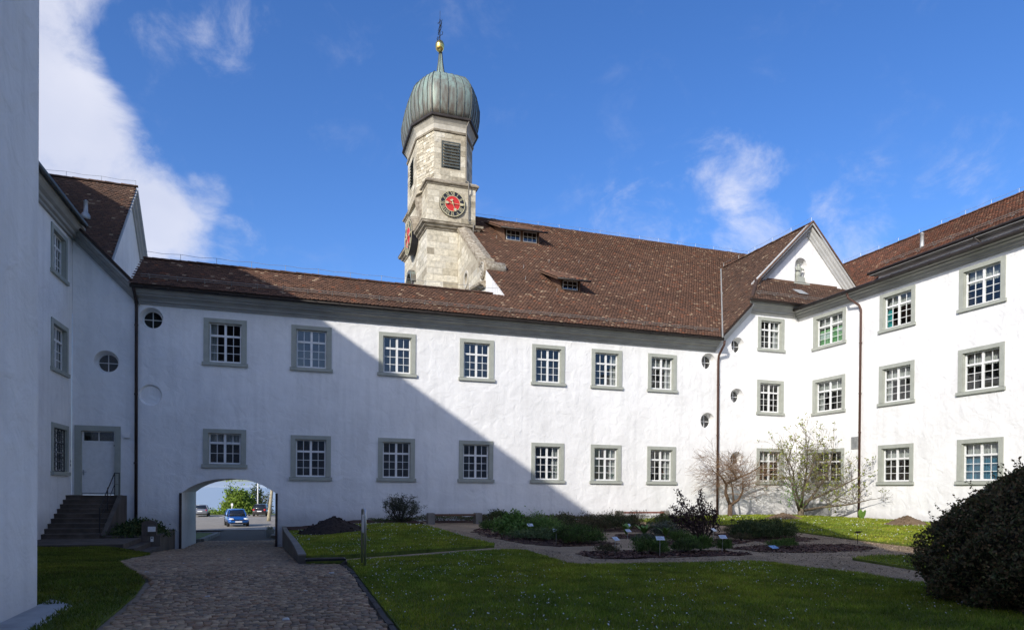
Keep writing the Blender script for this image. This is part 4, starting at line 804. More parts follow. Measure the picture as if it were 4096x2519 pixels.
# corner console under the overhanging west side of the belfry
MB().loft([[(8.0, 46.6, 21.7), (8.9, 44.2, 21.7), (8.6, 46.8, 21.7)], [(8.28, 46.2, 19.6), (8.46, 45.4, 19.6), (8.6, 46.0, 19.6)]]).build('squinch', MOULD, tw_)
LV = (9.5, 10.6, 22.98, 24.62)
for i, (a, b) in enumerate(zip(OCT, OCT[1:]+OCT[:1])):
    if i in (3, 4): continue
    fr = Frame((a[0], a[1], 0), math.atan2(b[1]-a[1], b[0]-a[0])); ln = math.hypot(b[0]-a[0], b[1]-a[1])
    hol = [(LV[0]-a[0]-.12, LV[1]-a[0]+.12, LV[2]-.1, LV[3]+.12)] if i == 0 else ([(1.3, 2.4, 22.95, 24.65)] if i == 6 else [])
    wt = [2, 3, 3, 3, 2, 4, 1.5]
    if i in (7,): courses(tw_, fr, 0, ln, 22.05, 25.25, .2, .24, .5, weights=[2, 3, 3, 2.5, 5, 3, 2.5], rough=.03)    # rubble patch
    else: courses(tw_, fr, 0, ln, 22.05, 25.25, .36, .45, .85, weights=wt, holes=hol, rough=.008)
    if hol:
        u0, u1, z0, z1 = hol[0][0]+.12, hol[0][1]-.12, LV[2], LV[3]
        if i == 6: u0, u1 = 1.35, 2.35
        s = MB(); 
        for bx in ((u0-.09, u0, z0-.06, z1+.08), (u1, u1+.09, z0-.06, z1+.08), (u0, u1, z1, z1+.08), (u0, u1, z0-.06, z0)):
            s.add([fr.p(bx[0], -.03, bx[2]), fr.p(bx[1], -.03, bx[2]), fr.p(bx[1], -.03, bx[3]), fr.p(bx[0], -.03, bx[3]), fr.p(bx[0], .02, bx[2]), fr.p(bx[1], .02, bx[2]), fr.p(bx[1], .02, bx[3]), fr.p(bx[0], .02, bx[3])], [(0,1,2,3), (0,4,5,1), (1,5,6,2), (2,6,7,3), (3,7,4,0)])
        so = s.build('louvre_frame', LOUV, tw_)
        q = MB(); q.quad(fr.p(u0, .005, z0), fr.p(u1, .005, z0), fr.p(u1, .005, z1), fr.p(u0, .005, z1)); q.build('louvre_back', DARK, so)
        for k in range(8):
            z = z0+(z1-z0)*k/8; sl = MB(); sl.add([fr.p(u0, -.11, z), fr.p(u1, -.11, z), fr.p(u1, .0, z+.13), fr.p(u0, .0, z+.13), fr.p(u0, -.11, z+.025), fr.p(u1, -.11, z+.025), fr.p(u1, .0, z+.155), fr.p(u0, .0, z+.155)], [(0,3,2,1), (4,5,6,7), (0,1,5,4)]); sl.build('louvre_slat', LOUV, so)
AL = [(i, (i+1) % 8) for i in range(8)]
cornice_ring('belfry_string', OCT, [(0, 0), (.08, .02), (.12, .12), (.05, .18), (0, .2)], 25.25, MOULD, tw_, AL)
stack('eaves_frieze', OCT, [(.02, 25.44), (.04, 25.75), (.10, 25.85), (.28, 26.1), (.28, 26.12)], PALEST, tw_)
stack('eaves_board', OCT, [(.30, 26.08), (.42, 26.12), (.42, 26.27), (.30, 26.30)], GUT, tw_)
# onion dome: copper panels with standing seams
COPPER = D.materials.new('patinated_copper'); COPPER.use_nodes = True; nt = COPPER.node_tree; bb = nt.nodes['Principled BSDF']; bb.inputs['Roughness'].default_value = .55; bb.inputs['Metallic'].default_value = .25
g = N(nt, 'ShaderNodeNewGeometry'); mp = N(nt, 'ShaderNodeMapping', inp={'Scale': (2.2, 2.2, .35)}); L(nt, g.outputs['Position'], mp.inputs[0])
n_ = N(nt, 'ShaderNodeTexNoise', inp={'Scale': 1.5, 'Detail': 7, 'Roughness': .6}); L(nt, mp.outputs[0], n_.inputs['Vector'])
sx = N(nt, 'ShaderNodeSeparateXYZ'); L(nt, g.outputs['Position'], sx.inputs[0]); mz = N(nt, 'ShaderNodeMapRange', inp={'From Min': 26.4, 'From Max': 29.6, 'To Min': -.10, 'To Max': .20}); L(nt, sx.outputs[2], mz.inputs[0])
ad = N(nt, 'ShaderNodeMath', operation='ADD'); L(nt, n_.outputs[0], ad.inputs[0]); L(nt, mz.outputs[0], ad.inputs[1])
cr = N(nt, 'ShaderNodeValToRGB'); e = cr.color_ramp.elements; e[0].position = .36; e[0].color = (.135, .115, .092, 1); e[1].position = .66; e[1].color = (.27, .36, .31, 1); k = e.new(.5); k.color = (.20, .215, .185, 1)
L(nt, ad.outputs[0], cr.inputs[0]); L(nt, cr.outputs[0], bb.inputs['Base Color'])
OC = (10.0, 47.6); ON = inset(OCT, .36); ONP = [(26.28, .965), (26.6, 1.0), (27.2, 1.035), (27.9, 1.04), (28.4, 1.0), (28.9, .93), (29.35, .82), (29.7, .68), (29.95, .54), (30.12, .41), (30.28, .29), (30.5, .20), (30.85, .14), (31.4, .09), (32.0, .058), (32.72, .036)]
def onion(k, j, t):
    a, b = ON[j], ON[(j+1) % 8]; x = a[0]+(b[0]-a[0])*t; y = a[1]+(b[1]-a[1])*t
    bul = 1+.035*math.sin(math.pi*t); return (OC[0]+(x-OC[0])*k*bul, OC[1]+(y-OC[1])*k*bul)
NS = 5; m = MB(); m.loft([[(*onion(k, j, s/NS), z) for j in range(8) for s in range(NS)] for z, k in ONP]); on = m.build('onion_dome', COPPER, tw_, True)
for j in range(8):
    for s in range(NS):
        if j in (3, 4): continue
        top = len(ONP)-1 if s == 0 else 10
        q = MB(); q.tube([(OC[0]+(x-OC[0])*1.006, OC[1]+(y-OC[1])*1.006, z) for (x, y), z in [(onion(k, j, s/NS), z) for z, k in ONP[:top+1]]], .024 if s else .034, 4); q.build('standing_seam', LOUV, on)
kb = MB(); kb.lathe([(.05, -.42), (.16, -.40), (.27, -.28), (.31, -.10), (.315, -.02), (.325, 0), (.315, .03), (.30, .12), (.24, .26), (.12, .36), (.05, .39)], (OC[0]-.1, 47.4, 33.03), 18); kb.build('gilded_ball', GOLD, tw_, True)
cx, cy = OC[0]-.1, 47.4; c = MB(); c.tube([(cx, cy, 33.35), (cx, cy, 34.9)], .035, 6); c.tube([(cx, cy, 34.9), (cx, cy, 35.5)], .014, 5)
dx, dy = -.02, .95                                     # arm runs mostly away from the viewer
c.tube([(cx-dx*.62, cy+dy*.62, 34.25), (cx+dx*.62, cy-dy*.62, 34.25)], .03, 5)
for sgn in (-1, 1):
    for r in (0, 1): c.tube([(cx+sgn*dx*.62+.07*math.cos(t*.8)*dx*2, cy-sgn*dy*.62-.07*math.cos(t*.8)*dy, 34.25+.10*math.sin(t*.8)) for t in range(9)], .02, 4)
    c.tube([(cx, cy, 33.75), (cx+sgn*.10, cy-sgn*.35, 33.62), (cx+sgn*.12, cy-sgn*.42, 33.75), (cx+sgn*.07, cy-sgn*.3, 33.86)], .022, 4); c.tube([(cx, cy, 34.78), (cx+sgn*.10, cy-sgn*.2, 34.68), (cx+sgn*.10, cy-sgn*.22, 34.8)], .02, 4); c.tube([(cx, cy, 34.0), (cx+sgn*.08, cy-sgn*.3, 34.25), (cx, cy, 34.5)], .018, 4)
c.build('iron_cross', IRON, tw_)
# clock faces
ROM = ['XII', 'I', 'II', 'III', 'IIII', 'V', 'VI', 'VII', 'VIII', 'IX', 'X', 'XI']
def clock(fr, u, z, r, parent, d0=-.10):
    def disc(name, ro, ri, y, m_, par, th=.03):
        q = MB(); n = 40
        if ri: q.loft([[fr.p(a, yy, b) for a, b in circ(u, z, rr, n)] for rr, yy in ((ri, y), (ro, y), (ro, y+th), (ri, y+th), (ri, y))], cap=False)
        else: q.loft([[fr.p(a, yy, b) for a, b in circ(u, z, ro, n)] for yy in (y, y+th)])
        return q.build(name, m_, par)
    o = disc('clock_face', r, 0, d0, CBLK, parent, .02-d0); disc('red_field', r*.585, 0, d0-.015, CRED, o); disc('gilt_rim', r*.985, r*.93, d0-.02, GILT, o); disc('gilt_ring', r*.61, r*.57, d0-.025, GILT, o)
    for i, s in enumerate(ROM):
        q = MB(); ang = math.radians(30*i); strokes = []; x = 0
        for chx in s:
            wd = {'I': .085, 'V': .16, 'X': .17}[chx]
            if chx == 'I': strokes.append((x+wd/2, 0, x+wd/2, 1, .03))
            if chx == 'V': strokes += [(x, 1, x+wd/2, 0, .032), (x+wd, 1, x+wd/2, 0, .018)]
            if chx == 'X': strokes += [(x, 1, x+wd, 0, .032), (x+wd, 1, x, 0, .018)]
            x += wd
        hgt = .27*r; sc_ = r*.95
        for (xa, ta, xb, tb, wd) in strokes:
            pa = ((xa-x/2)*sc_, r*.635+ta*hgt); pb = ((xb-x/2)*sc_, r*.635+tb*hgt)
            def rotp(px, py): return (u+px*math.cos(ang)+py*math.sin(ang), z+py*math.cos(ang)-px*math.sin(ang))
            w2 = wd*sc_*.62; quad = [rotp(pa[0]-w2, pa[1]), rotp(pa[0]+w2, pa[1]), rotp(pb[0]+w2, pb[1]), rotp(pb[0]-w2, pb[1])]
            q.loft([[fr.p(a, d0-.018, b) for a, b in quad], [fr.p(a, d0+.01, b) for a, b in quad]])
        q.build('numeral', GILT, o)
    def hand(name, deg, ln, tail, hw):
        a = math.radians(deg); q = MB(); dirn = (math.sin(a), math.cos(a)); per = (math.cos(a), -math.sin(a))
        def P_(t, s, y): return fr.p(u+dirn[0]*t+per[0]*s, y, z+dirn[1]*t+per[1]*s)
        for prof in ([(-tail*.55, .014), (ln*.62, .012)], [(ln*.58, .02), (ln*.68, hw), (ln*.8, hw*.8), (ln, .004)], [(-tail, hw*.75), (-tail*.8, hw*1.05), (-tail*.6, hw*.5), (-tail*.5, .012)]):
            q.loft([[P_(t, s*r, d0-.10) for t, s in prof]+[P_(t, -s*r, d0-.10) for t, s in reversed(prof)], [P_(t, s*r, d0-.075) for t, s in prof]+[P_(t, -s*r, d0-.075) for t, s in reversed(prof)]])
        q.build(name, GILT, o)
    hand('minute_hand', 92, r*.92, r*.56, .10); hand('hour_hand', 158, r*.66, r*.30, .13)
    q = MB()
    for k in range(8): q.tube([fr.p(u, d0-.11, z), fr.p(u+.14*r*math.cos(k*math.pi/4), d0-.11, z+.14*r*math.sin(k*math.pi/4))], [.022*r, .004], 4)
    q.tube([fr.p(u, d0-.11, z), fr.p(u, d0+.02, z)], .03*r, 6); q.build('hub_star', GILT, o)
clock(Frame((0, 44.0, 0), 0), 10.11, 20.45, .87, tw_)
clock(TWl, -3.62, 19.2, 1.2, tw_, -.50)
m = MB(); m.loft([[TWl.p(-3.62+rr*math.cos(math.pi*k/14), yy, 19.2+rr*math.sin(math.pi*k/14)) for k in range(15)] for rr, yy in ((1.22, -.02), (1.22, -.47), (1.42, -.47), (1.5, -.02))], cap=False, closed=False); m.build('clock_hood', MOULD, tw_)
m = MB(); m.loft([[TWl.p(-4.2+rr*math.cos(math.pi*k/10), yy, 16.1+rr*math.sin(math.pi*k/10)) for k in range(11)]+[TWl.p(-4.2-rr, yy, 11.5)][:0] for rr, yy in ((.75, .0), (.75, -.35), (1.0, -.35), (1.0, .0))], cap=False, closed=False); m.build('window_hood', COPPER, tw_)
m = MB()
for s_ in (-1, 1): m.add([TWl.p(*q) for q in [(-4.2+s_*.72, -.12, 11.6), (-4.2+s_*.9, -.12, 11.6), (-4.2+s_*.9, -.12, 16.1), (-4.2+s_*.72, -.12, 16.1), (-4.2+s_*.72, .02, 11.6), (-4.2+s_*.9, .02, 11.6), (-4.2+s_*.9, .02, 16.1), (-4.2+s_*.72, .02, 16.1)]], [(0,1,2,3), (0,3,7,4), (1,5,6,2), (3,2,6,7)])
m.build('window_jamb', PALEST, tw_); q = MB(); q.quad(*[TWl.p(*p) for p in [(-4.92, -.02, 11.5), (-3.48, -.02, 11.5), (-3.48, -.02, 16.7), (-4.92, -.02, 16.7)]]); q.build('arched_window', DARKROOM, tw_)
pipe('tower_downpipe', [(11.2, 43.92, 26.1), (11.05, 43.95, 25.7), (11.08, 44.12, 25.3), (11.1, 44.14, 22.2), (11.17, 43.75, 21.95), (11.17, 43.75, 21.5), (11.2, 43.88, 21.3), (11.2, 43.88, 19.4), (11.45, 43.5, 19.2), (11.45, 43.5, 18.2)], .045, PIPEG, tw_)
# ------------------------------------------------------------------ house behind the left rake, unseen south range added behind the viewer for reflections
fb = thing('rear_gabled_house', 'white gable with steep brown tiled roof rising behind the left wing', 'building')
S5 = math.hypot(1, 1.04); fr_ = slab('roof', [(-22, 33.9, 11.4), (-7.68, 33.9, 11.4), (-7.68, 39.2, 16.92), (-22, 39.2, 16.92)], UNDER, fb, .1)
tiles('roof_tiles', (0, 33.9, 11.4), (1, 0, 0), (0, 1/S5, 1.04/S5), [(-17, 0), (-7.65, 0), (-7.65, 5.28*S5), (-17, 5.28*S5)], fr_, mode='grey')
slab('north_slope', [(-22, 44.5, 11.4), (-7.68, 44.5, 11.4), (-7.68, 39.2, 16.92), (-22, 39.2, 16.92)], UNDER, fr_, .1)
wall('wall', Frame((-7.95, 0, 0), math.pi/2), [(34.2, 5), (44.2, 5), (44.2, 11.5), (39.2, 16.75), (34.2, 11.5)], [], PLA, fb)
FP = [(0, -.5), (.08, -.5), (.1, -.36), (.2, -.3), (.22, -.16), (.34, -.1), (.36, 0), (0, .02)]
extr('rake_cornice', FP, (-7.949, 33.95, 11.32), (-7.949, 39.2, 16.85), (1, 0, 0), RAKE, fb); extr('rake_cornice', FP, (-7.949, 44.5, 11.32), (-7.949, 39.2, 16.85), (1, 0, 0), RAKE, fb)
ridgecaps((-17, 39.2, 16.98), (-7.6, 39.2, 16.98), fr_, mode='grey'); ridgewire((-17, 39.2, 17.0), (-7.7, 39.2, 17.0), fr_)
vp = atY(343, 830, 36.6); zz = 11.4+1.04*(36.6-33.9)
q = MB(); q.lathe([(.30, -.25), (.16, .05), (.10, .12), (.09, .62), (.11, .64), (.03, .7)], (vp.x, 36.6, zz+.1), 10); q.build('roof_vent', ZINC, fr_, True)
sr = thing('added_south_range', 'unseen white range with tiled roof, added south of the court for window reflections', 'building')  # unseen; added to darken window reflections and block some sky light
wall('wall', Frame((0, -16, 0), math.pi), [(-34, -.5), (8, -.5), (8, 8.5), (-34, 8.5)], [], PLA, sr)
slab('roof', [(-8, -15.3, 8.5), (35, -15.3, 8.5), (35, -21, 14), (-8, -21, 14)], noisemat('far_tiles', [(.3, (.06, .035, .025)), (.7, (.13, .07, .045))], 6, ncoord='World'), sr)
# ------------------------------------------------------------------ court: driveway, lawns, path, beds
LAWN_A = [(.33, 15.5), (.5, 15.42), (1.45, 15.66), (3.17, 16.45), (4.4, 16.9), (5.15, 17.15), (5.30, 17.6), (5.22, 19.5), (5.2, 22), (5.25, 27.2), (4.6, 28.6), (2.4, 28.9), (-.08, 28.9)]
LAWN_B = [(1.16, -6), (1.13, 9), (1.12, 14.3), (1.5, 14.55), (2.9, 15.05), (4.18, 15.75), (5.2, 16.0), (5.55, 15.7), (5.52, 14.2), (5.45, 13.0), (5.6, 12.55), (6.0, 12.38), (7.0, 12.4), (8.2, 12.24), (9.4, 12.2), (9.75, 11.9), (9.8, 11.2), (10.1, 10.1), (10.05, 8.8), (10.3, 6), (10.5, -6)]
LAWN_C = [(12.3, 12.25), (13.3, 12.62), (14.6, 12.3), (18, 11.2), (20, 9), (20, 2), (12.2, 2), (11.6, 6), (11.7, 9), (11.95, 10.3)]
LAWN_D = [(16.0, 30.0), (17.2, 27.2), (17.9, 25.6), (18.1, 22.5), (18.0, 20.6), (17.3, 17.8), (16.9, 15.5), (16.7, 14.0), (17.0, 12.6), (19.5, 11.4), (22, 8), (27.5, 8), (27.5, 31.3), (22.4, 31.6), (18.5, 31.4)]
def hA(x, y): return .03-.30*smooth01((y-16)/15)*(1-smooth01((x+.1)/3.5))
LEFTL = LEFTB+[(-4.6, 25.4), (-6.0, 25.3), (-8.5, 25.6), (-8.5, 10.05), (-2.70, 10.0), (-2.60, 8.2), (-2.40, -6)]
sheet('path', [(1.14, -6), (1.14, 15.2), (5.2, 17.2), (5.2, 27.6), (4.2, 29.4), (5, 31.9), (28, 31.9), (28, -6)], lambda x, y: hl(x, y)-.03, GRAVEL, .8, 0, 0)
sheet('lawn', LAWN_A, hA, GRASSB, .5, 0, .2); sheet('lawn', LAWN_B, lambda x, y: .02, GRASSB, .6, 0, .2); sheet('lawn', LAWN_C, lambda x, y: .02, GRASSB, .6, 0, .2)
sheet('lawn', LAWN_D, lambda x, y: hl(x, y)+.02, GRASSB, .6, 0, .2); sheet('lawn', LEFTL, lambda x, y: hleft(x, y)+.015, GRASSB, .5, 0, .2)
DRV = [(1.10, -6), (1.10, 14.4), (1.0, 15.2), (.35, 15.45), (.18, 17), (-.04, 24), (-.30, 31.9), (-.66, 32), (-.70, 36.6), (-.5, 40), (-.4, 53.6), (-4.6, 53.6), (-4.5, 40), (-4.44, 36.6), (-4.44, 32), (-4.8, 31.9), (-4.75, 27), (-4.45, 25)]+list(reversed(LEFTB))
dv = sheet('driveway', DRV, lambda x, y: drive(y)-.022, BEDJ, .5, 0, .05)
COB = attrmat('cobble_stone', .75, 26, .25, .6, .006, spec=.35)
def cobbles():
    P = []; y = 6.4; row = 0
    while y < 38:
        rh = random.uniform(.078, .10); x = -4.8+random.uniform(0, .1)
        while x < 1.1:
            w = random.uniform(.072, .10); P.append((x+w/2, y+rh/2, w, rh)); x += w
        y += rh; row += 1
    P = np.array(P); poly = [(1.0, -6), (1.0, 14.4), (.9, 15.15), (.18, 15.4), (.10, 17), (-.38, 31.8), (-.72, 32), (-.75, 38), (-4.38, 38), (-4.38, 32), (-4.65, 31.8), (-4.7, 27), (-4.4, 25)]+[(a+.09, b) for a, b in reversed(LEFTB)]
    P = P[inpoly_np(P[:, :2], poly)]; n = len(P)
    base = np.array([(.26, .215, .165), (.21, .18, .145), (.30, .25, .19), (.17, .15, .13), (.25, .19, .145), (.34, .29, .225), (.21, .15, .11)])
    C = base[rng.integers(0, len(base), n)]*rng.uniform(.8, 1.2, n)[:, None]
    big = np.sin(P[:, 0]*2.1+P[:, 1]*.9)*np.sin(P[:, 1]*1.3-P[:, 0]*.7); C *= (1+.16*big)[:, None]*np.array([1.30, 1.06, .82])
    white = rng.random(n) < .0025; C[white] = (.5, .49, .46)
    def geo(idx, local=False):
        m = len(idx); q = P[idx]; k = .487; z = np.array([drive(v) for v in q[:, 1]]) if not local else np.zeros(m)
        jit = rng.normal(0, .0035, (m, 8, 2)); tl = rng.normal(0, .004, (m, 1))
        ring = np.array([(-1, -.72), (-.76, -1), (.76, -1), (1, -.72), (1, .72), (.76, 1), (-.76, 1), (-1, .72)])
        cx, cy = (q[:, 0], q[:, 1]) if not local else (np.zeros(m), np.zeros(m))
        lo = np.stack([cx[:, None]+ring[:, 0]*q[:, 2:3]*k+jit[..., 0], cy[:, None]+ring[:, 1]*q[:, 3:4]*k+jit[..., 1], z[:, None]-.02+0*jit[..., 0]], 2)
        mid = lo.copy(); mid[..., 2] += .026+tl
        up = lo.copy(); up[..., 0] = cx[:, None]+(lo[..., 0]-cx[:, None])*.9; up[..., 1] = cy[:, None]+(lo[..., 1]-cy[:, None])*.9; up[..., 2] += .037+tl+rng.normal(0, .0025, (m, 8))
        v = np.concatenate([lo, mid, up], 1).reshape(-1, 3); b0 = (np.arange(m)*24)[:, None]
        fl = [b0+np.array([[16+i for i in range(8)]])]; sz = [8]
        for i in range(8):
            j = (i+1) % 8; fl += [b0+np.array([[i, j, 8+j, 8+i]]), b0+np.array([[8+i, 8+j, 16+j, 16+i]])]; sz += [4, 4]
        return v, np.concatenate(fl, 1).ravel(), np.tile(sz, m), np.repeat(C[idx], 24, 0)
    d = P[:, 0]**2+P[:, 1]**2; vis = (P[:, 0]/P[:, 1] > -.33); od = np.argsort(np.where(vis, d, 1e6)); ind, rest = od[:300], od[300:]
    protos = []
    for j in range(20):
        v, fl, sz, cc = geo(np.array([ind[j*15]]), True); me = np_mesh('cobble', v, fl, sz, cc); me.materials.append(COB); protos.append((me, P[ind[j*15]]))
    for i in ind:
        me, q = random.choice(protos); o = link('cobble', me, None, dv, (P[i, 0], P[i, 1], drive(P[i, 1]))); o.scale = (P[i, 2]/q[2], P[i, 3]/q[3], 1)
    v, fl, sz, cc = geo(rest); me = np_mesh('cobbles', v, fl, sz, cc); me.materials.append(COB); stuff(link('cobbles', me, None, dv))
cobbles()
# edging stones along the drive
def edging(pts, hf, m, parent, ln=.5, w=.09, up=.02):
    for a, b in zip(pts, pts[1:]):
        A_, B_ = Vector((*a, 0)), Vector((*b, 0)); t = (B_-A_).normalized(); s = Vector((t.y, -t.x, 0)); n = max(1, int((B_-A_).length/ln))
        for i in range(n):
            p, q = A_.lerp(B_, (i+.015)/n), A_.lerp(B_, (i+.985)/n); zp, zq = hf(p.x, p.y)+up+random.gauss(0, .004), hf(q.x, q.y)+up+random.gauss(0, .004); k = MB()
            k.loft([[(p.x-s.x*w/2, p.y-s.y*w/2, zp-.2), (p.x+s.x*w/2, p.y+s.y*w/2, zp-.2), (p.x+s.x*w/2, p.y+s.y*w/2, zp-.01), (p.x, p.y, zp), (p.x-s.x*w/2, p.y-s.y*w/2, zp-.01)], [(q.x-s.x*w/2, q.y-s.y*w/2, zq-.2), (q.x+s.x*w/2, q.y+s.y*w/2, zq-.2), (q.x+s.x*w/2, q.y+s.y*w/2, zq-.01), (q.x, q.y, zq), (q.x-s.x*w/2, q.y-s.y*w/2, zq-.01)]]); k.build('edging_stone', m, parent)
edging([(1.08, 5.5), (1.08, 14.4)], lambda x, y: drive(y), STEP, dv, .5, .07, .012); edging([(-1.92, 6.0), (-1.92, 7.5), (-2.02, 10.5), (-2.17, 12)], lambda x, y: drive(y), EDGE, dv, .3, .12, .006)
# drain grate in front of the lawn corner
dg = thing('drain_grate', 'dark cast drain grate set in the cobbles by the lawn corner', 'drain', (.72, 15.05, .0))
m = MB(); m.box(-.42, .42, -.14, .14, -.03, .012); m.build('grate_frame', IRON, dg)
gb_ = MB().box(-.38, .38, -.008, .008, .012, .022).mesh('grate_bar'); gb_.materials.append(STEP)
for i in range(8): link('grate_bar', gb_, None, dg, (0, -.11+i*.031, 0))
# retaining wall on the right of the drive
rt = thing('retaining_wall', 'low tapering concrete retaining wall beside the drive, right of the gateway', 'wall')
m = MB(); ys = np.linspace(15.45, 31.95, 14)
def rtx(y): return .24-.52*(y-15.45)/16.5
def rtz(y): return .045-.30*smooth01((y-16)/15)
m.loft([[(rtx(y)-.07, y, drive(y)-.15), (rtx(y)+.08, y, drive(y)-.15), (rtx(y)+.08, y, rtz(y)), (rtx(y)-.07, y, rtz(y))] for y in ys]); m.build('wall_body', GRIMY, rt)
m = MB(); m.loft([[(rtx(y)-.085, y, rtz(y)+.001), (rtx(y)+.095, y, rtz(y)+.001), (rtx(y)+.09, y, rtz(y)+.03), (rtx(y)-.08, y, rtz(y)+.03)] for y in ys]); m.build('coping', CONC, rt)
# stair at the door
sw = thing('door_stair', 'nine dark sandstone steps with iron rail leading up to the white door', 'stairs')
NSTEP = 9; z0, z1 = -.42, 1.14; y0, y1 = 28.45, 31.25
for i in range(NSTEP):
    za = z0+(z1-z0)*i/NSTEP; zb = z0+(z1-z0)*(i+1)/NSTEP; ya = y0+(y1-y0)*i/(NSTEP-1); yb = 31.99
    m = MB(); m.box(-8.585, -6.75+.02*math.sin(i), ya, yb if i == NSTEP-1 else ya+.62, za-.02, zb-.045); m.box(-8.585, -6.72, ya-.03, (yb if i == NSTEP-1 else ya+.62), zb-.045, zb+.0005*i); m.build('step', STEP, sw)
m = MB(); m.prism([(-6.72, y0+.2, z0-.3), (-6.72, 31.99, z0-.3), (-6.72, 31.99, z1-.01), (-6.72, 31.1, z1-.01), (-6.72, y0+.1, z0+.1)], (0, 0, 0), (.16, 0, 0)); m.build('side_wall', GRIMY, sw)
r = MB(); rp = [(-6.55, 28.7, z0+.17), (-6.55, 31.0, z1)]; top = .92
for (y, z) in ((28.75, z0+.17), (29.9, .55), (31.0, z1), (31.75, z1)): r.tube([(-6.80, y, z), (-6.80, y, z+top)], .017, 6)
r.tube([(-6.80, 28.75, z0+.17+top), (-6.80, 31.0, z1+top), (-6.80, 31.8, z1+top)], .022, 6); r.tube([(-6.80, 28.75, z0+.17+.45), (-6.80, 31.0, z1+.45), (-6.80, 31.8, z1+.45)], .013, 6); r.build('handrail', IRON, sw)
# landing slab and three steps down to the drive
lp = thing('stone_landing', 'dark stone landing with low steps down to the cobbled drive', 'steps')
MB().box(-8.585, -5.35, 25.55, 28.49, -.75, -.42).build('landing_slab', STEP, lp)
MB().box(-5.35, -5.03, 25.6, 28.5, -.95, -.585).build('step', STEP, lp); MB().box(-5.03, -4.70, 25.7, 28.45, -1.1, -.75).build('step', STEP, lp)
# planter
pl = thing('planter_box', 'concrete planter full of dark groundcover between stair and gateway', 'planter')
m = MB(); m.box(-6.56, -4.72, 28.502, 28.68, -1.2, -.38); m.box(-4.90, -4.72, 28.68, 31.97, -1.3, -.36); m.box(-4.915, -4.705, 28.7, 31.97, -.36, -.31); m.box(-6.56, -4.705, 28.49, 28.7, -.38, -.34); m.build('planter_wall', GRIMY, pl)
MB().quad((-6.56, 28.6, -.42), (-4.8, 28.6, -.42), (-4.8, 31.97, -.42), (-6.56, 31.97, -.42)).build('planter_soil', MULCH, pl)
# ------------------------------------------------------------------ grass and daisies
def polyarea(p): return abs(sum(p[i-1][0]*p[i][1]-p[i][0]*p[i-1][1] for i in range(len(p))))/2
def scatter(poly, n):
    xs = [p[0] for p in poly]; ys = [p[1] for p in poly]; out = np.zeros((0, 2))
    while len(out) < n:
        q = np.stack([rng.uniform(min(xs), max(xs), n*2), rng.uniform(min(ys), max(ys), n*2)], 1); out = np.concatenate([out, q[inpoly_np(q, poly)]])
    return out[:n]
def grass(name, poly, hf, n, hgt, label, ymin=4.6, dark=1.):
    poly2 = [(x, max(y, ymin)) for x, y in poly]; P = scatter(poly2, n); ang = rng.uniform(0, 2*np.pi, n)
    clump = .5+.5*np.sin(P[:, 0]*3.1+2*np.sin(P[:, 1]*1.7))*np.sin(P[:, 1]*2.7+P[:, 0])
    drift = np.sin(P[:, 0]*1.1+.9*np.sin(P[:, 1]*.8+1))*np.sin(P[:, 1]*.9+.7*np.sin(P[:, 0]*.6))+.5*np.sin(P[:, 0]*4.3+P[:, 1]*3.1)*np.sin(P[:, 1]*5.2-P[:, 0]*2.2); h = hgt*rng.uniform(.5, 1.2, n)*(.75+.5*clump); w = np.maximum(.006, .00065*np.hypot(P[:, 0], P[:, 1]))*rng.uniform(.8, 1.6, n)
    z = np.array([hf(x, y) for x, y in P]); dx, dy = np.cos(ang)*w, np.sin(ang)*w; lx, ly = rng.normal(0, .5, n)*h, rng.normal(0, .5, n)*h
    v = np.stack([np.stack([P[:, 0]-dx, P[:, 1]-dy, z-.005], 1), np.stack([P[:, 0]+dx, P[:, 1]+dy, z-.005], 1), np.stack([P[:, 0]+lx, P[:, 1]+ly, z+h], 1)], 1).reshape(-1, 3)
    cols = np.array([(.205, .26, .022), (.25, .31, .03), (.165, .215, .022), (.30, .32, .05), (.32, .26, .07)]); C = cols[rng.choice(5, n, p=[.3, .28, .24, .12, .06])]*rng.uniform(.8, 1.2, n)[:, None]*(.82+.36*clump)[:, None]
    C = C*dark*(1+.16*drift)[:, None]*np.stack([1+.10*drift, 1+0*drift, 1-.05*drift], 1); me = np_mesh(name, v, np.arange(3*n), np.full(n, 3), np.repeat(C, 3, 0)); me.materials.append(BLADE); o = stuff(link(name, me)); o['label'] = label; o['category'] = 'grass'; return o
grass('grass', LAWN_B, lambda x, y: .02, 190000, .045, 'short mown grass of the large foreground lawn right of the drive')
grass('grass', LAWN_A, hA, 70000, .05, 'short grass of the lawn between retaining wall and bench path')
grass('grass', LEFTL, lambda x, y: hleft(x, y)+.015, 110000, .05, 'grass with painted-in shade between the annex and the cobbled drive', 7, .55)  # same turf as elsewhere; wall shade is painted into the darker blade colours
grass('grass', LAWN_D, lambda x, y: hl(x, y)+.02, 90000, .055, 'bright sunlit grass along the foot of the right wing', 11)
grass('grass', LAWN_C, lambda x, y: .02, 22000, .05, 'shaded grass beyond the path behind the big clipped bush', 7)
DAISY = mat('daisy_white', (.66, .66, .60), .7)
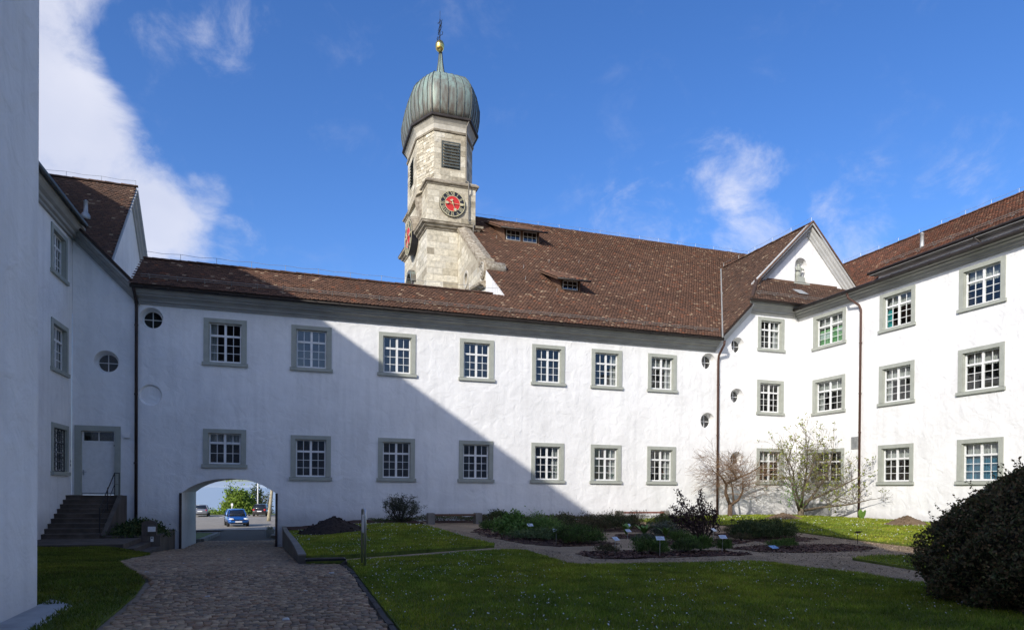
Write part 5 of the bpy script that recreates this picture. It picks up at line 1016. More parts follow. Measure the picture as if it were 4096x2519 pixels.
def daisies(poly, hf, n, label, ymin=6, dens=None):
    P = scatter([(x, max(y, ymin)) for x, y in poly], n*4)
    f = .5+.5*np.sin(P[:, 0]*1.9+1.7*np.sin(P[:, 1]*1.3))*np.sin(P[:, 1]*1.6-P[:, 0]*.8); P = P[rng.random(len(P)) < f**2*.9][:n]; n = len(P)
    r = np.maximum(.009, .00062*np.hypot(P[:, 0], P[:, 1]))*rng.uniform(.6, 1.2, n); z = np.array([hf(x, y) for x, y in P])+rng.uniform(.035, .07, n); a = np.arange(6)*np.pi/3; tx, ty = rng.normal(0, .35, n), rng.normal(-.25, .35, n)
    v = np.stack([P[:, 0:1]+r[:, None]*np.cos(a), P[:, 1:2]+r[:, None]*np.sin(a), z[:, None]+r[:, None]*(np.cos(a)*tx[:, None]+np.sin(a)*(-ty[:, None]))], 2).reshape(-1, 3)
    me = np_mesh('daisies', v, np.arange(6*n), np.full(n, 6)); me.materials.append(DAISY); o = stuff(link('daisies', me)); o['label'] = label; o['category'] = 'daisies'
daisies(LAWN_B, lambda x, y: .02, 1300, 'white daisies scattered over the large foreground lawn'); daisies(LAWN_A, lambda x, y: hA(x, y), 600, 'white daisies in the lawn beside the bench path'); daisies(LAWN_D, lambda x, y: hl(x, y)+.02, 1100, 'white daisies in the sunlit lawn by the right wing', 11); daisies(LAWN_C, lambda x, y: .02, 120, 'few daisies in the small lawn behind the clipped bush', 8)
# ------------------------------------------------------------------ herb garden beds
BEDS = [[(6.9, 15.6), (6.55, 14.6), (6.75, 13.85), (8.0, 13.72), (9.6, 13.80), (10.7, 13.72), (10.9, 14.2), (10.6, 15.0), (9.2, 15.3), (8.0, 15.5)],
        [(11.4, 15.6), (11.5, 14.4), (12.2, 14.0), (14.3, 14.02), (15.5, 14.55), (15.6, 15.8), (13.9, 16.1), (12.3, 15.9)],
        [(6.1, 21.5), (6.3, 18.4), (6.9, 17.1), (8.4, 17.0), (9.1, 17.6), (8.9, 19.6), (9.3, 21.5), (8.6, 24.0), (7.0, 25.4), (6.4, 24)],
        [(9.6, 16.9), (11.2, 16.3), (12.4, 16.6), (13.6, 17.4), (13.2, 18.4), (11.6, 18.3), (10.0, 18.0)],
        [(9.9, 19.6), (11.6, 18.9), (12.6, 19.4), (12.8, 21.2), (10.8, 21.2)], [(13.8, 17.3), (15.2, 17.0), (16.3, 17.6), (16.6, 19.4), (15.6, 21.2), (14.2, 20.6)],
        [(9.5, 22.8), (12.6, 22.2), (15.6, 22.6), (16.4, 25.2), (14.5, 27.2), (9.6, 26.6), (9.0, 24.4)],
        [(.0, 28.9), (2.0, 28.7), (5.4, 28.75), (5.3, 31.9), (-.2, 31.9)], [(8.4, 27.6), (14, 27.8), (15.4, 30.2), (15.6, 31.9), (6.0, 31.9), (6.0, 29.9), (8.2, 29.6)], [(15.65, 31.2), (22.2, 31.5), (27.7, 31.2), (27.7, 31.92), (15.65, 31.92)], [(27.3, 31.2), (27.3, 12), (27.9, 12), (27.9, 31.2)]]
def wobble(poly, amp=.07, step=.22):
    out = []
    for a, b in zip(poly, poly[1:]+poly[:1]):
        n = max(1, int(math.hypot(b[0]-a[0], b[1]-a[1])/step))
        for k in range(n): out.append((a[0]+(b[0]-a[0])*k/n+random.gauss(0, amp), a[1]+(b[1]-a[1])*k/n+random.gauss(0, amp)))
    return out
for i, bd in enumerate(BEDS): sheet('planting_bed', wobble(bd), (lambda x, y: hA(x, y)+.02) if i == 7 else (lambda x, y: hl(x, y)-.018), MULCH, .25, 0, .1, .015)
def chips(name, label, poly, hf, n, size, cols, ymin=6):
    P = scatter([(x, max(y, ymin)) for x, y in poly], n); n = len(P); a = rng.uniform(0, 2*np.pi, n); l = size*rng.uniform(.5, 1.6, n); w = l*rng.uniform(.25, .6, n); z = np.array([hf(x, y) for x, y in P]); t1, t2 = rng.normal(0, .3, n), rng.normal(0, .3, n)
    dx = np.stack([np.cos(a), np.sin(a), t1], 1)*l[:, None]; dy = np.stack([-np.sin(a), np.cos(a), t2], 1)*w[:, None]; c = np.stack([P[:, 0], P[:, 1], z+.008], 1)
    v = np.stack([c-dx-dy*.6, c+dx-dy, c+dx*.8+dy, c-dx+dy*.8], 1).reshape(-1, 3); C = np.array(cols)[rng.integers(0, len(cols), n)]*rng.uniform(.7, 1.3, n)[:, None]
    me = np_mesh(name, v, np.arange(4*n), np.full(n, 4), np.repeat(C, 4, 0)); me.materials.append(CHIP); o = stuff(link(name, me)); o['label'] = label; o['category'] = 'litter'
CHIP = attrmat('chips', .9, 8, .2, 0)
PATHP = [(5.6, 12.6), (10, 12.3), (10.3, 9), (12, 9), (12, 12.4), (16, 12.8), (17, 15), (17.8, 20), (17, 26), (13.6, 20.9), (13.4, 17), (11.2, 16.2), (11.2, 13.6), (9, 13.6), (6.6, 13.7), (6.2, 17), (6, 24), (5.4, 27), (5.35, 17.4)]
chips('path_chips', 'pale wood chips and grit strewn over the garden path', PATHP, lambda x, y: hl(x, y)-.03, 22000, .015, [(.42, .32, .21), (.33, .24, .15), (.25, .18, .115), (.47, .37, .25), (.2, .145, .095)], 8)
for bi, (bd, nn_) in enumerate(zip(BEDS[:6], (2600, 2800, 2600, 1600, 1000, 1600))): chips('bed_chips', 'reddish bark chips covering the '+['front left', 'front right', 'far left', 'middle', 'broad-leaf', 'feathery-bush'][bi]+' herb bed', bd, lambda x, y: hl(x, y)-.012, nn_, .03, [(.16, .075, .05), (.09, .045, .032), (.24, .13, .085), (.06, .032, .025)])
# ------------------------------------------------------------------ plants
BARK = noisemat('bark', [(.3, (.075, .048, .03)), (.7, (.17, .115, .075))], 6, rough=.95, ncoord='World', stretch=(3, 3, 1), bump=.6, bscale=30, bdist=.01)
BARKG = noisemat('grey_bark', [(.3, (.10, .078, .055)), (.7, (.22, .18, .13))], 6, rough=.95, ncoord='World', stretch=(3, 3, 1), bump=.6, bscale=30, bdist=.01)
BARKD = mat('dark_twig', (.035, .025, .02), .9)
LEAF = attrmat('foliage', .6, 5, .25, 0, spec=.3, trans=.25); DLEAF = attrmat('dull_foliage', .75, 5, .25, 0, spec=.15, trans=.1)
def clumped(c, rad, n, k=26, spread=.22, shell=.55, flat=True, top=0):
    """points gathered in clumps through an ellipsoid, uneven outline"""
    c = np.array(c); rad = np.array(rad); u = rng.normal(size=(k, 3)); u /= np.linalg.norm(u, axis=1)[:, None]
    if flat: u[:, 2] = np.abs(u[:, 2])*1.0
    cc = u*(shell+(1-shell)*rng.random((k, 1))**.6)*rng.uniform(.82, 1.12, (k, 1)); i = rng.integers(0, k, n)
    p = cc[i]+rng.normal(0, spread, (n, 3))*rng.uniform(.5, 1.2, (k, 1))[i]
    if flat: p[:, 2] = np.abs(p[:, 2])
    return c+p*rad
def herb(name, label, cat, c, rad, n, leaf, cols, m=None, k=24, stems=5, wid=.5, up=.6, spread=.2, z=None, stemcol=None, group=None):
    zz = (hl(c[0], c[1])+.03) if z is None else z; t = thing(name, label, cat, (c[0], c[1], zz), 0, group)
    pts = clumped((0, 0, .02), rad, int(n*2.4), int(k*1.5), spread*.9, .4); leaves('foliage', pts, leaf*1.35, cols, m or DLEAF, t, up=up, wid=wid)
    if stems:
        s = MB()
        for i in range(stems):
            a = random.uniform(0, 6.28); q = random.uniform(.3, .8); s.tube([(0, 0, -.03), (rad[0]*q*.4*math.cos(a), rad[1]*q*.4*math.sin(a), rad[2]*.4), (rad[0]*q*math.cos(a), rad[1]*q*math.sin(a), rad[2]*.85)], [.012, .008, .004], 4)
        s.build('stems', stemcol or BARKD, t)
    return t
DG = [(.060, .088, .030), (.080, .11, .038), (.050, .072, .026), (.11, .125, .05)]; MG = [(.095, .155, .036), (.125, .19, .046), (.075, .125, .032)]; BG = [(.13, .24, .045), (.17, .29, .062), (.10, .19, .038), (.21, .30, .09)]
OL = [(.10, .098, .045), (.135, .125, .06), (.075, .075, .036), (.12, .085, .05)]; PUR = [(.055, .032, .034), (.08, .046, .044), (.04, .028, .029), (.105, .068, .058)]; GREY = [(.13, .15, .10), (.18, .20, .14), (.10, .115, .08)]
herb('herb_bush', 'tall leafy bright green herb at the left edge of the herb beds', 'herb', (7.25, 21.7), (.62, .6, .62), 1500, .075, BG, LEAF, 30)
herb('herb_bush', 'feathery light green herb beside the tall leafy one', 'herb', (8.35, 21.9), (.72, .6, .58), 1700, .06, BG, LEAF, 30, wid=.28)
herb('groundcover_herb', 'low pale green spreading herb in front of the tall leafy herbs', 'herb', (7.35, 19.6), (.95, .7, .24), 1500, .05, [(.12, .17, .06), (.16, .21, .085), (.09, .13, .05)], LEAF, 34)
herb('mounded_herb', 'dense rounded green mound beside the path with a label stake at its left', 'herb', (7.95, 18.0), (.86, .75, .43), 4200, .06, MG+OL[:1], DLEAF, 60, wid=.2, up=1.2, spread=.14)
for i, (x, y, r, h, lb) in enumerate([(9.8, 23.6, .7, .5, 'dark sprawling herb bush just right of the feathery one'), (10.9, 23.3, .75, .56, 'widest dark olive herb bush at the middle of the far bed'), (12.0, 23.6, .7, .55, 'dark olive herb bush between the wide one and upright shoots'), (13.0, 24.4, .6, .5, 'brownish herb bush below the sunlit bench')]):
    herb('dark_herb_bush', lb, 'herb', (x, y), (r, .6, h), 1600, .055, OL if i % 2 else OL+DG, DLEAF, 32, wid=.3, up=.9)
herb('small_herb', 'small round green herb tuft nearest the shaded bench', 'herb', (7.15, 24.5), (.42, .36, .26), 700, .05, MG, DLEAF, 18); herb('small_herb', 'second small green herb tuft behind the one near the shaded bench', 'herb', (7.95, 25.0), (.42, .36, .26), 700, .05, MG, DLEAF, 18)
for i, (x, y) in enumerate([(12.9, 26.2), (13.5, 26.4), (14.2, 26.1), (14.9, 26.5), (13.9, 25.4)]):
    t = thing('upright_shoots', ['upright leafy shoots standing next to the brownish herb bush', 'upright leafy shoots, second clump from the brownish herb bush', 'upright leafy shoots, third clump from the brownish herb bush', 'upright leafy shoots just before the left block of the sunlit bench', 'upright leafy shoots standing in front of the other clumps of their row'][i], 'herb', (x, y, .03), 0, 'upright shoots before the sunlit bench'); s = MB(); P = []
    for j in range(9):
        a, b = random.gauss(0, .16), random.gauss(0, .16); h = random.uniform(.4, .66); s.tube([(a*.6, b*.6, -.03), (a, b, h)], .006, 4)
        for q in range(22): P.append((a+random.gauss(0, .035), b+random.gauss(0, .035), h*(.25+.75*q/21)))
    s.build('stems', BARKD, t); leaves('foliage', P, .06, OL, DLEAF, t, up=.8, wid=.3)
herb('green_herb_mound', 'soft green mound hiding the right end of the sunlit bench', 'herb', (15.6, 25.6), (1.0, .7, .48), 2600, .06, MG+OL, DLEAF, 40, wid=.25, up=1)
herb('grey_herb', 'grey-green herb at the left foot of the dark purple shrub', 'herb', (12.3, 20.3), (.6, .5, .4), 1100, .05, GREY, DLEAF, 24)
def hosta(x, y, s, n, lb):
    t = thing('broadleaf_herb', lb, 'herb', (x, y, .03), 0, None)
    m = MB()
    for i in range(n):
        a = 2*math.pi*i/n+random.gauss(0, .25); L_ = s*random.uniform(.75, 1.1); lean = random.uniform(.25, .75); w = L_*.17; ca, sa = math.cos(a), math.sin(a); rings = []
        for q in range(6):
            tt = q/5; d = L_*lean*tt*(.6+.5*tt); z = L_*(1-.25*lean)*tt*(1-.25*tt*tt); ww = w*math.sin(math.pi*min(.97, .12+.86*tt))
            rings.append([(ca*d-sa*ww, sa*d+ca*ww, z+.02), (ca*d, sa*d, z), (ca*d+sa*ww, sa*d-ca*ww, z+.02)])
        k = MB(); k.loft(rings, cap=False, closed=False); k.build('leaf', HLEAF, t, True)
    return t
HLEAF = noisemat('broad_leaf', [(.3, (.10, .19, .035)), (.7, (.17, .29, .06))], 9, rough=.5, ncoord='World')
hosta(10.75, 20.3, .5, 12, 'broad-leaved bright green plant nearest the two label stakes'); hosta(11.2, 19.9, .5, 12, 'broad-leaved bright green plant in the middle of its row'); hosta(11.65, 19.3, .46, 11, 'broad-leaved bright green plant at the row end by the purple shrub')
for (x, y, r, h, n, c_, lb) in [(8.35, 14.55, .42, .32, 1500, MG, 'feathery fennel-like tuft behind the label stake at the path corner'), (9.4, 14.6, .40, .24, 1000, DG+MG, 'low dark green tuft in the middle of the front bed'), (10.05, 14.95, .36, .30, 1100, BG[:1]+MG, 'brighter spiky tuft near the right end of the front bed'), (10.62, 14.75, .22, .2, 500, MG, 'smallest tuft at the right tip of the front bed'), (7.25, 14.75, .3, .12, 300, OL, 'sparse dry tuft at the left tip of the front bed'),
                                (9.95, 17.45, .42, .2, 700, GREY, 'low greyish tuft behind the front bed'), (10.9, 17.2, .42, .26, 800, MG, 'green tuft left of the purple shrub stems'), (12.6, 15.15, .38, .13, 350, MG, 'flat green tuft beside the fallen blue label'), (13.05, 15.2, .25, .2, 300, MG, 'small upright tuft right of the fallen blue label'), (15.1, 20.2, .5, .25, 700, OL, 'brownish twiggy tuft beside a dark-backed label'), (13.3, 17.6, .3, .15, 300, OL, 'tiny dark tuft right of the purple shrub')]:
    herb('herb_tuft', lb, 'herb', (x, y), (r, r*.9, h), n, .06, c_, DLEAF, 18, wid=.16, up=1.6, stems=3)
herb('feathery_bush', 'dark feathery green bush in the right bed, left of its pair', 'shrub', (14.35, 18.5), (.75, .6, .5), 2600, .07, DG+[(.035, .06, .03)], DLEAF, 40, wid=.25, up=1); herb('feathery_bush', 'dark feathery green bush in the right bed, right of its pair', 'shrub', (15.5, 18.7), (.7, .6, .44), 2200, .07, DG, DLEAF, 36, wid=.25, up=1)
def strip(name, label, x0, x1, y0, y1, h, n, leaf, cols, z=None):
    P = np.stack([rng.uniform(x0, x1, n), rng.uniform(y0, y1, n), rng.random(n)**.6], 1); P[:, 2] *= h*(.6+.4*np.sin(P[:, 0]*3.3)*np.sin(P[:, 0]*1.1+2)+.3); P[:, 2] += .03 if z is None else z
    o = stuff(leaves(name, P, leaf, cols, DLEAF, None, up=.7)); o['label'] = label; o['category'] = 'groundcover'
strip('groundcover', 'yellowish low groundcover along the wall behind the herb beds', 8.3, 15.3, 28.4, 31.8, .22, 9000, .06, [(.10, .085, .03), (.06, .06, .025), (.045, .05, .02), (.08, .06, .035)]); strip('groundcover', 'dark low groundcover along the wall behind the shaded bench', 4.9, 9.5, 30.2, 31.8, .22, 4200, .06, DG+OL)
strip('groundcover', 'sparse weeds along the foot of the sunlit wall', 16, 22.2, 31.3, 31.85, .15, 900, .05, MG+OL); strip('groundcover', 'sparse dark weeds in the bed left of the open shrub', 3.4, 5.0, 29.4, 31.8, .10, 1200, .05, DG)
herb('wall_bush', 'small dark bush against the wall right of the shaded bench', 'shrub', (9.3, 30.3), (.55, .45, .42), 900, .07, DG, DLEAF, 20)
o = leaves('planter_groundcover', clumped((-5.72, 30.0, -.42), (.92, 1.6, .50), 12000, 110, .15, .2), .11, DG+[(.025, .055, .02)], DLEAF, pl, up=.8); stuff(o)
# olive-like open shrub by the wall
def twiggy(t, base, tips, r0, leafn, leafsize, cols, lm, bark=BARKD, jitter=.12, wid=.35, lspread=.10):
    s = MB(); P = []
    for tip in tips:
        b = Vector(base); e = Vector(tip); mid = b.lerp(e, .5)+Vector((random.gauss(0, jitter), random.gauss(0, jitter), random.gauss(0, jitter*.5)))
        s.tube([b, mid, e], [r0, r0*.6, r0*.2], 5)
        for j in range(5):
            f_ = random.uniform(.4, .95); st_ = (mid if f_ > .5 else b).lerp(e if f_ > .5 else mid, random.random()); e2 = st_+Vector((random.gauss(0, jitter*1.6), random.gauss(0, jitter*1.6), abs(random.gauss(.12, .1)))); s.tube([st_, e2], [r0*.3, r0*.12], 4)
            for q in range(leafn): P.append(tuple(st_.lerp(e2, random.uniform(.2, 1.1))+Vector((random.gauss(0, lspread), random.gauss(0, lspread), random.gauss(0, lspread)))*.45))
        for q in range(leafn): P.append(tuple(mid.lerp(e, random.uniform(.3, 1.02))+Vector((random.gauss(0, lspread), random.gauss(0, lspread), random.gauss(0, lspread)))*.5))
    s.build('branches', bark, t); leaves('foliage', P, leafsize, cols, lm, t, up=.5, wid=wid)
t = thing('open_shrub', 'open rounded grey-green shrub against the shaded wall left of the bench', 'shrub', (4.58, 29.6, .0)); tips = []
for i in range(34):
    a = random.uniform(0, 6.28); q = math.sqrt(random.random()); tips.append((.92*q*math.cos(a), .7*q*math.sin(a), 1.22*math.sqrt(max(.05, 1-.75*q*q))*random.uniform(.8, 1.05)))
twiggy(t, (0, 0, -.05), tips, .022, 26, .075, [(.075, .08, .05), (.095, .105, .065), (.06, .065, .042)], DLEAF, wid=.3)
# purple shrub in the beds
t = thing('purple_shrub', 'dark purple-leaved shrub on bare stems standing among the herb beds', 'shrub', (12.45, 18.5, .02)); s = MB(); P = []
for (bx, by, ex, ey, ez) in [(0, 0, -.85, 0, 1.5), (0, 0, -.6, .3, 1.15), (0, .1, -1.0, .1, 1.0), (.05, 0, -.3, -.3, 1.15), (.1, .1, .1, .2, 1.48), (.1, 0, .4, .1, 1.05), (.3, .1, .35, -.2, .9), (.05, 0, -.75, -.3, .75), (.1, 0, -.1, .35, .95), (.32, .1, .15, .3, 1.2), (0, 0, -.5, -.1, .9), (0, 0, -1.1, .0, .7), (.3, .1, .5, .0, .7), (0, 0, -.2, 0, .7), (0, 0, -.8, .2, .9), (.1, .1, .3, .3, .85)]:
    b, e = Vector((bx, by, -.05)), Vector((ex, ey, ez)); mid = b.lerp(e, .45)+Vector((.08, 0, -.08)); s.tube([b, mid, e], [.028, .017, .006], 5)
    for q in range(230):
        f_ = random.uniform(-.05, 1.03); w = .15*(1.25-f_); p = mid.lerp(e, f_); P.append((p.x+random.gauss(0, w), p.y+random.gauss(0, w), p.z+random.gauss(0, w*.8)))
s.build('stems', BARKD, t); leaves('foliage', P, .068, PUR, DLEAF, t, up=.9, wid=.55)
# bare fine-twigged tree
def branch(s, p, d, ln, r, depth, tips, spread, droop, nch):
    pts = [p]; rr = [r]; q = p.copy(); dd = d.copy(); seg = 4
    for i in range(seg):
        dd = (dd+Vector((random.gauss(0, .13), random.gauss(0, .13), random.gauss(0, .10)-droop))).normalized(); q = q+dd*(ln/seg); q.x = min(q.x, 27.6); q.y = min(q.y, 31.8); pts.append(q.copy()); rr.append(max(.0055, r*(1-.62*(i+1)/seg)))
    s.tube(pts, rr, 5 if r > .02 else 3, cap=False)
    if depth == 0: tips.append((pts[-1], dd)); return
    for c in range(nch[depth] if depth < len(nch) else 3):
        f_ = random.uniform(.35, 1); i = min(seg-1, int(f_*seg)); st_ = pts[i].lerp(pts[i+1], f_*seg-i); n_ = Vector((random.gauss(0, 1), random.gauss(0, 1), random.gauss(0, .8))).normalized(); nd = (dd+n_*spread).normalized()
        branch(s, st_, nd, ln*random.uniform(.5, .78), max(.0055, rr[i+1]*.62), depth-1, tips, spread, droop, nch)
bt = thing('bare_tree', 'small leafless tree with fine brown twigs in front of the copper downpipe', 'tree'); s = MB(); tips = []
B0 = Vector((22.5, 30.75, .1)); s.tube([B0+Vector((0, 0, -.15)), B0+Vector((0, 0, .15)), B0+Vector((0, 0, .7))], [.19, .135, .115], 10)
lim = [[(22.5, 30.75, .75), (22.25, 30.8, 1.4), (22.27, 30.8, 1.9), (22.95, 30.75, 2.2), (23.7, 30.7, 2.5), (24.3, 30.5, 2.9)], [(22.5, 30.75, .75), (22.9, 30.6, 1.05), (23.1, 30.5, 1.5), (23.12, 30.5, 2.2)], [(22.3, 30.75, 1.8), (21.8, 30.6, 2.3), (21.1, 30.4, 2.6)], [(22.85, 30.7, 2.15), (22.5, 30.4, 2.4), (21.9, 30.2, 2.9)], [(22.7, 30.7, .9), (22.75, 30.9, 1.6), (22.6, 30.9, 2.3)]]
tr = MB(); tr.v, tr.f = list(s.v), list(s.f)
for l in lim: tr.tube([Vector(p) for p in l], [.10*(1-.75*i/(len(l)-1))*(1 if l in lim[:2] else .6) for i in range(len(l))], 7)
tr.build('trunk', BARK, bt, True); s = MB()
for l in lim:
    for q in range(24 if l in lim[:1] else 15):
        i = random.randrange(1, len(l)-1) if len(l) > 2 else 0; p = Vector(l[i]).lerp(Vector(l[i+1]), random.random()); a = random.uniform(0, 6.28); d_ = Vector((math.cos(a), math.sin(a)*.7-.15, random.uniform(-.1, .9))).normalized(); branch(s, p, d_, random.uniform(.8, 1.5), .014, 2, tips, .7, .012, [0, 3, 4])
s.build('twigs', noisemat('twig_brown', [(.3, (.14, .085, .05)), (.7, (.25, .16, .095))], 5, rough=.9, ncoord='World'), bt)
stuff(leaves('buds', [tuple(p+Vector((random.gauss(0, .02), 0, 0))) for p, d_ in tips[::2]], .03, [(.12, .09, .04), (.09, .10, .04)], DLEAF, bt))
# magnolia-like budding tree
mt = thing('budding_tree', 'multi-stemmed tree with fresh green leaf tufts against the right wing corner', 'tree'); s = MB(); tips = []; G0 = Vector((26.25, 29.7, .1))
tr = MB(); tr.tube([G0+Vector((0, 0, -.15)), G0+Vector((0, 0, .35)), G0+Vector((.05, 0, .6))], [.20, .16, .13], 9)
ml = [[(0, 0, .4), (.25, -.1, .9), (.7, -.8, 1.25), (.95, -1.6, 1.65), (1.2, -2.5, 2.1)], [(0, 0, .4), (-.15, 0, 1.0), (-.35, .1, 1.7), (-.45, .1, 2.5), (-.9, .1, 3.3)], [(0, 0, .4), (.15, .1, 1.2), (.45, .2, 2.0), (.55, .2, 2.9), (.5, .1, 3.9)], [(.1, 0, .5), (.5, -.4, 1.3), (.8, -.9, 2.2), (.9, -1.2, 3.2)], [(-.1, 0, .4), (-.5, -.2, .9), (-.9, -.4, 1.6), (-1.1, -.4, 2.4)], [(.1, -.1, .4), (.5, -1.0, .6), (.9, -2.2, .75), (1.2, -3.2, 1.0)], [(0, 0, .5), (-.3, -.5, 1.4), (-.2, -.9, 2.4), (0, -1.1, 3.4)]]
for l in ml: tr.tube([G0+Vector(p) for p in l], [.085*(1-.7*i/(len(l)-1)) for i in range(len(l))], 6)
tr.build('trunk', BARKG, mt, True)
for l in ml:
    for q in range(21):
        i = random.randrange(1, len(l)-1); p = G0+Vector(l[i]).lerp(Vector(l[i+1]), random.random()); a = random.uniform(0, 6.28); d_ = Vector((math.cos(a)*.9, math.sin(a), random.uniform(.15, 1.3))).normalized(); branch(s, p, d_, random.uniform(.7, 1.35), .017, 2, tips, .62, -.02, [0, 2, 3])
    branch(s, G0+Vector(l[-1]), (Vector(l[-1])-Vector(l[-2])).normalized(), .9, .022, 2, tips, .5, -.05, [0, 3, 4])
s.build('twigs', BARKG, mt); P = []
for p, d_ in tips:
    for q in range(random.choice([0, 0, 4, 6])): P.append(tuple(p+Vector((random.gauss(0, .045), random.gauss(0, .045), random.gauss(.01, .04)))))
leaves('leaf_tufts', P, .115, [(.22, .26, .035), (.27, .31, .055), (.17, .21, .03), (.22, .20, .06)], LEAF, mt, up=.4, wid=.5)
leaves('lower_leaves', clumped((25.3, 29.3, .6), (.7, .7, 1.9), 260, 40, .15, .3), .10, [(.10, .20, .03), (.14, .26, .05)], LEAF, mt)
LFY = thing('broadleaf_weed', 'clump of big bright green leaves at the foot of the right downpipe', 'plant', (26.75, 26.1, .17))
for i in range(10):
    a = random.uniform(0, 6.28); L_ = random.uniform(.3, .55); k = MB(); ca, sa = math.cos(a), math.sin(a); rr_ = []
    for q in range(6): tt = q/5; d = L_*.45*tt; ww = L_*.24*math.sin(math.pi*min(.97, .1+.88*tt)); rr_.append([(ca*d-sa*ww, sa*d+ca*ww, L_*tt*.9+.02), (ca*d, sa*d, L_*tt*.9), (ca*d+sa*ww, sa*d-ca*ww, L_*tt*.9+.02)])
    k.loft(rr_, cap=False, closed=False).build('leaf', HLEAF, LFY, True)
# big clipped bush at the right edge
bb_ = thing('clipped_bush', 'big dark rounded clipped bush overlapping the right edge of the lawn', 'bush', (9.95, 6.35, .0)); PR = [(0, 1.3), (.25, 1.5), (.6, 1.58), (.95, 1.46), (1.25, 1.24), (1.5, .98), (1.72, .66), (1.9, .34), (2.0, .02)]
def brad(z):
    for (a, ra), (b, rb) in zip(PR, PR[1:]):
        if a <= z <= b: return ra+(rb-ra)*(z-a)/(b-a)
    return 0
n = 90000; z = rng.uniform(0, 1.98, n); a = rng.uniform(0, 2*np.pi, n); rr_ = np.array([brad(v) for v in z]); lump = 1+.06*np.sin(a*5+z*4)+.075*np.sin(a*13-z*9)+.045*np.sin(a*29+z*17)*np.sin(z*13+a*7); dep = rng.random(n)**1.8*.17
rad_ = rr_*lump*(1-dep)+rng.normal(0, .018, n); leaves('foliage', np.stack([rad_*np.cos(a), rad_*np.sin(a), z+.02*np.sin(a*9)], 1), .046, [(.11, .09, .048), (.145, .105, .055), (.085, .075, .04), (.18, .115, .06), (.11, .12, .05), (.085, .11, .045)], DLEAF, bb_, up=.4, wid=.6)
P = []; s = MB()
for i in range(330):
    z_ = random.uniform(.35, 1.95); a_ = random.uniform(0, 6.28); r_ = brad(z_)*1.0; o_ = Vector((math.cos(a_), math.sin(a_), random.uniform(.6, 1.6))).normalized(); p = Vector((r_*math.cos(a_), r_*math.sin(a_), z_))*1.0; L_ = random.uniform(.08, .28); s.tube([p-o_*.1, p+o_*L_], .003, 3)
    for q in range(16): P.append(tuple(p+o_*(L_*random.uniform(0, 1.1))+Vector((random.gauss(0, .012), random.gauss(0, .012), random.gauss(0, .012)))))
leaves('shoots', P, .042, [(.13, .10, .055), (.19, .13, .065), (.12, .12, .05)], DLEAF, bb_, wid=.6); stuff(s.build('shoot_stems', BARKD, bb_)); MB().tube([(0, 0, -.05), (0, 0, .8)], [.09, .05], 8).build('stem', BARKD, bb_)
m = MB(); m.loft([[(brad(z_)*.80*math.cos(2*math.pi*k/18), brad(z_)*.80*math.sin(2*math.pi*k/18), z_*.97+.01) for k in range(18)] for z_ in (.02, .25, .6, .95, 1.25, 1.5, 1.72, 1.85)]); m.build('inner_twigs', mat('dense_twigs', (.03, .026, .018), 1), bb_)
# ------------------------------------------------------------------ earth heaps
def heap(label, c, rx, ry, h, m_, z=0.):
    n, k = 44, 14; mb = MB(); rings = []
    for j in range(k+1):
        t = j/k; ring = []
        for i in range(n):
            a = 2*math.pi*i/n; rr = 1-t; edge = 1+.12*math.sin(a*3+c[0])+.07*math.sin(a*7+1); prof = h*(1-rr**1.25)*(1-.12*math.sin(a*2+2)*t*(1-t)*3)
            ring.append((c[0]+rx*rr*edge*math.cos(a)+random.gauss(0, .012), c[1]+ry*rr*edge*math.sin(a)+random.gauss(0, .012), z+prof-.04+random.gauss(0, .016)*(1 if 0 < j else 0)))
        rings.append(ring)
    mb.loft(rings); t = thing('earth_heap', label, 'earth heap', (c[0], c[1], z)); o = mb.build('heap_body', m_, t, True); o.location = (-c[0], -c[1], -z)
    s = MB()
    for i in range(150):
        a = random.uniform(0, 6.28); q = random.random()**.6; r_ = random.uniform(.012, .045); x, y = rx*q*math.cos(a), ry*q*math.sin(a); zz = h*(1-q**1.25)-.03
        s.loft([[(x+r_*w_*math.cos(b), y+r_*w_*math.sin(b), zz+dz) for b in [0, 1.3, 2.5, 3.8, 5]] for w_, dz in ((.7, -r_*.5), (1, .2*r_), (.6, r_*.8))])
    stuff(s.build('clods', m_, t))
SOILD = noisemat('dark_soil', [(.3, (.022, .015, .012)), (.7, (.055, .038, .03))], 9, rough=.98, ncoord='World', bump=1, bscale=25, bdist=.05); SOILB = noisemat('dry_soil', [(.3, (.12, .08, .048)), (.7, (.22, .155, .095))], 7, rough=.98, ncoord='World', bump=1, bscale=25, bdist=.04)
heap('heap of dark soil on the lawn beside the retaining wall', (1.45, 24.6), 1.3, 1.0, .60, SOILD, -.06); heap('heap of brown soil half in shadow at the foot of the budding tree', (23.0, 27.2), 1.15, .8, .36, SOILB, .14); heap('heap of dry light brown soil standing alone by the right wing', (24.2, 21.3), 1.0, .8, .42, SOILB, .17)
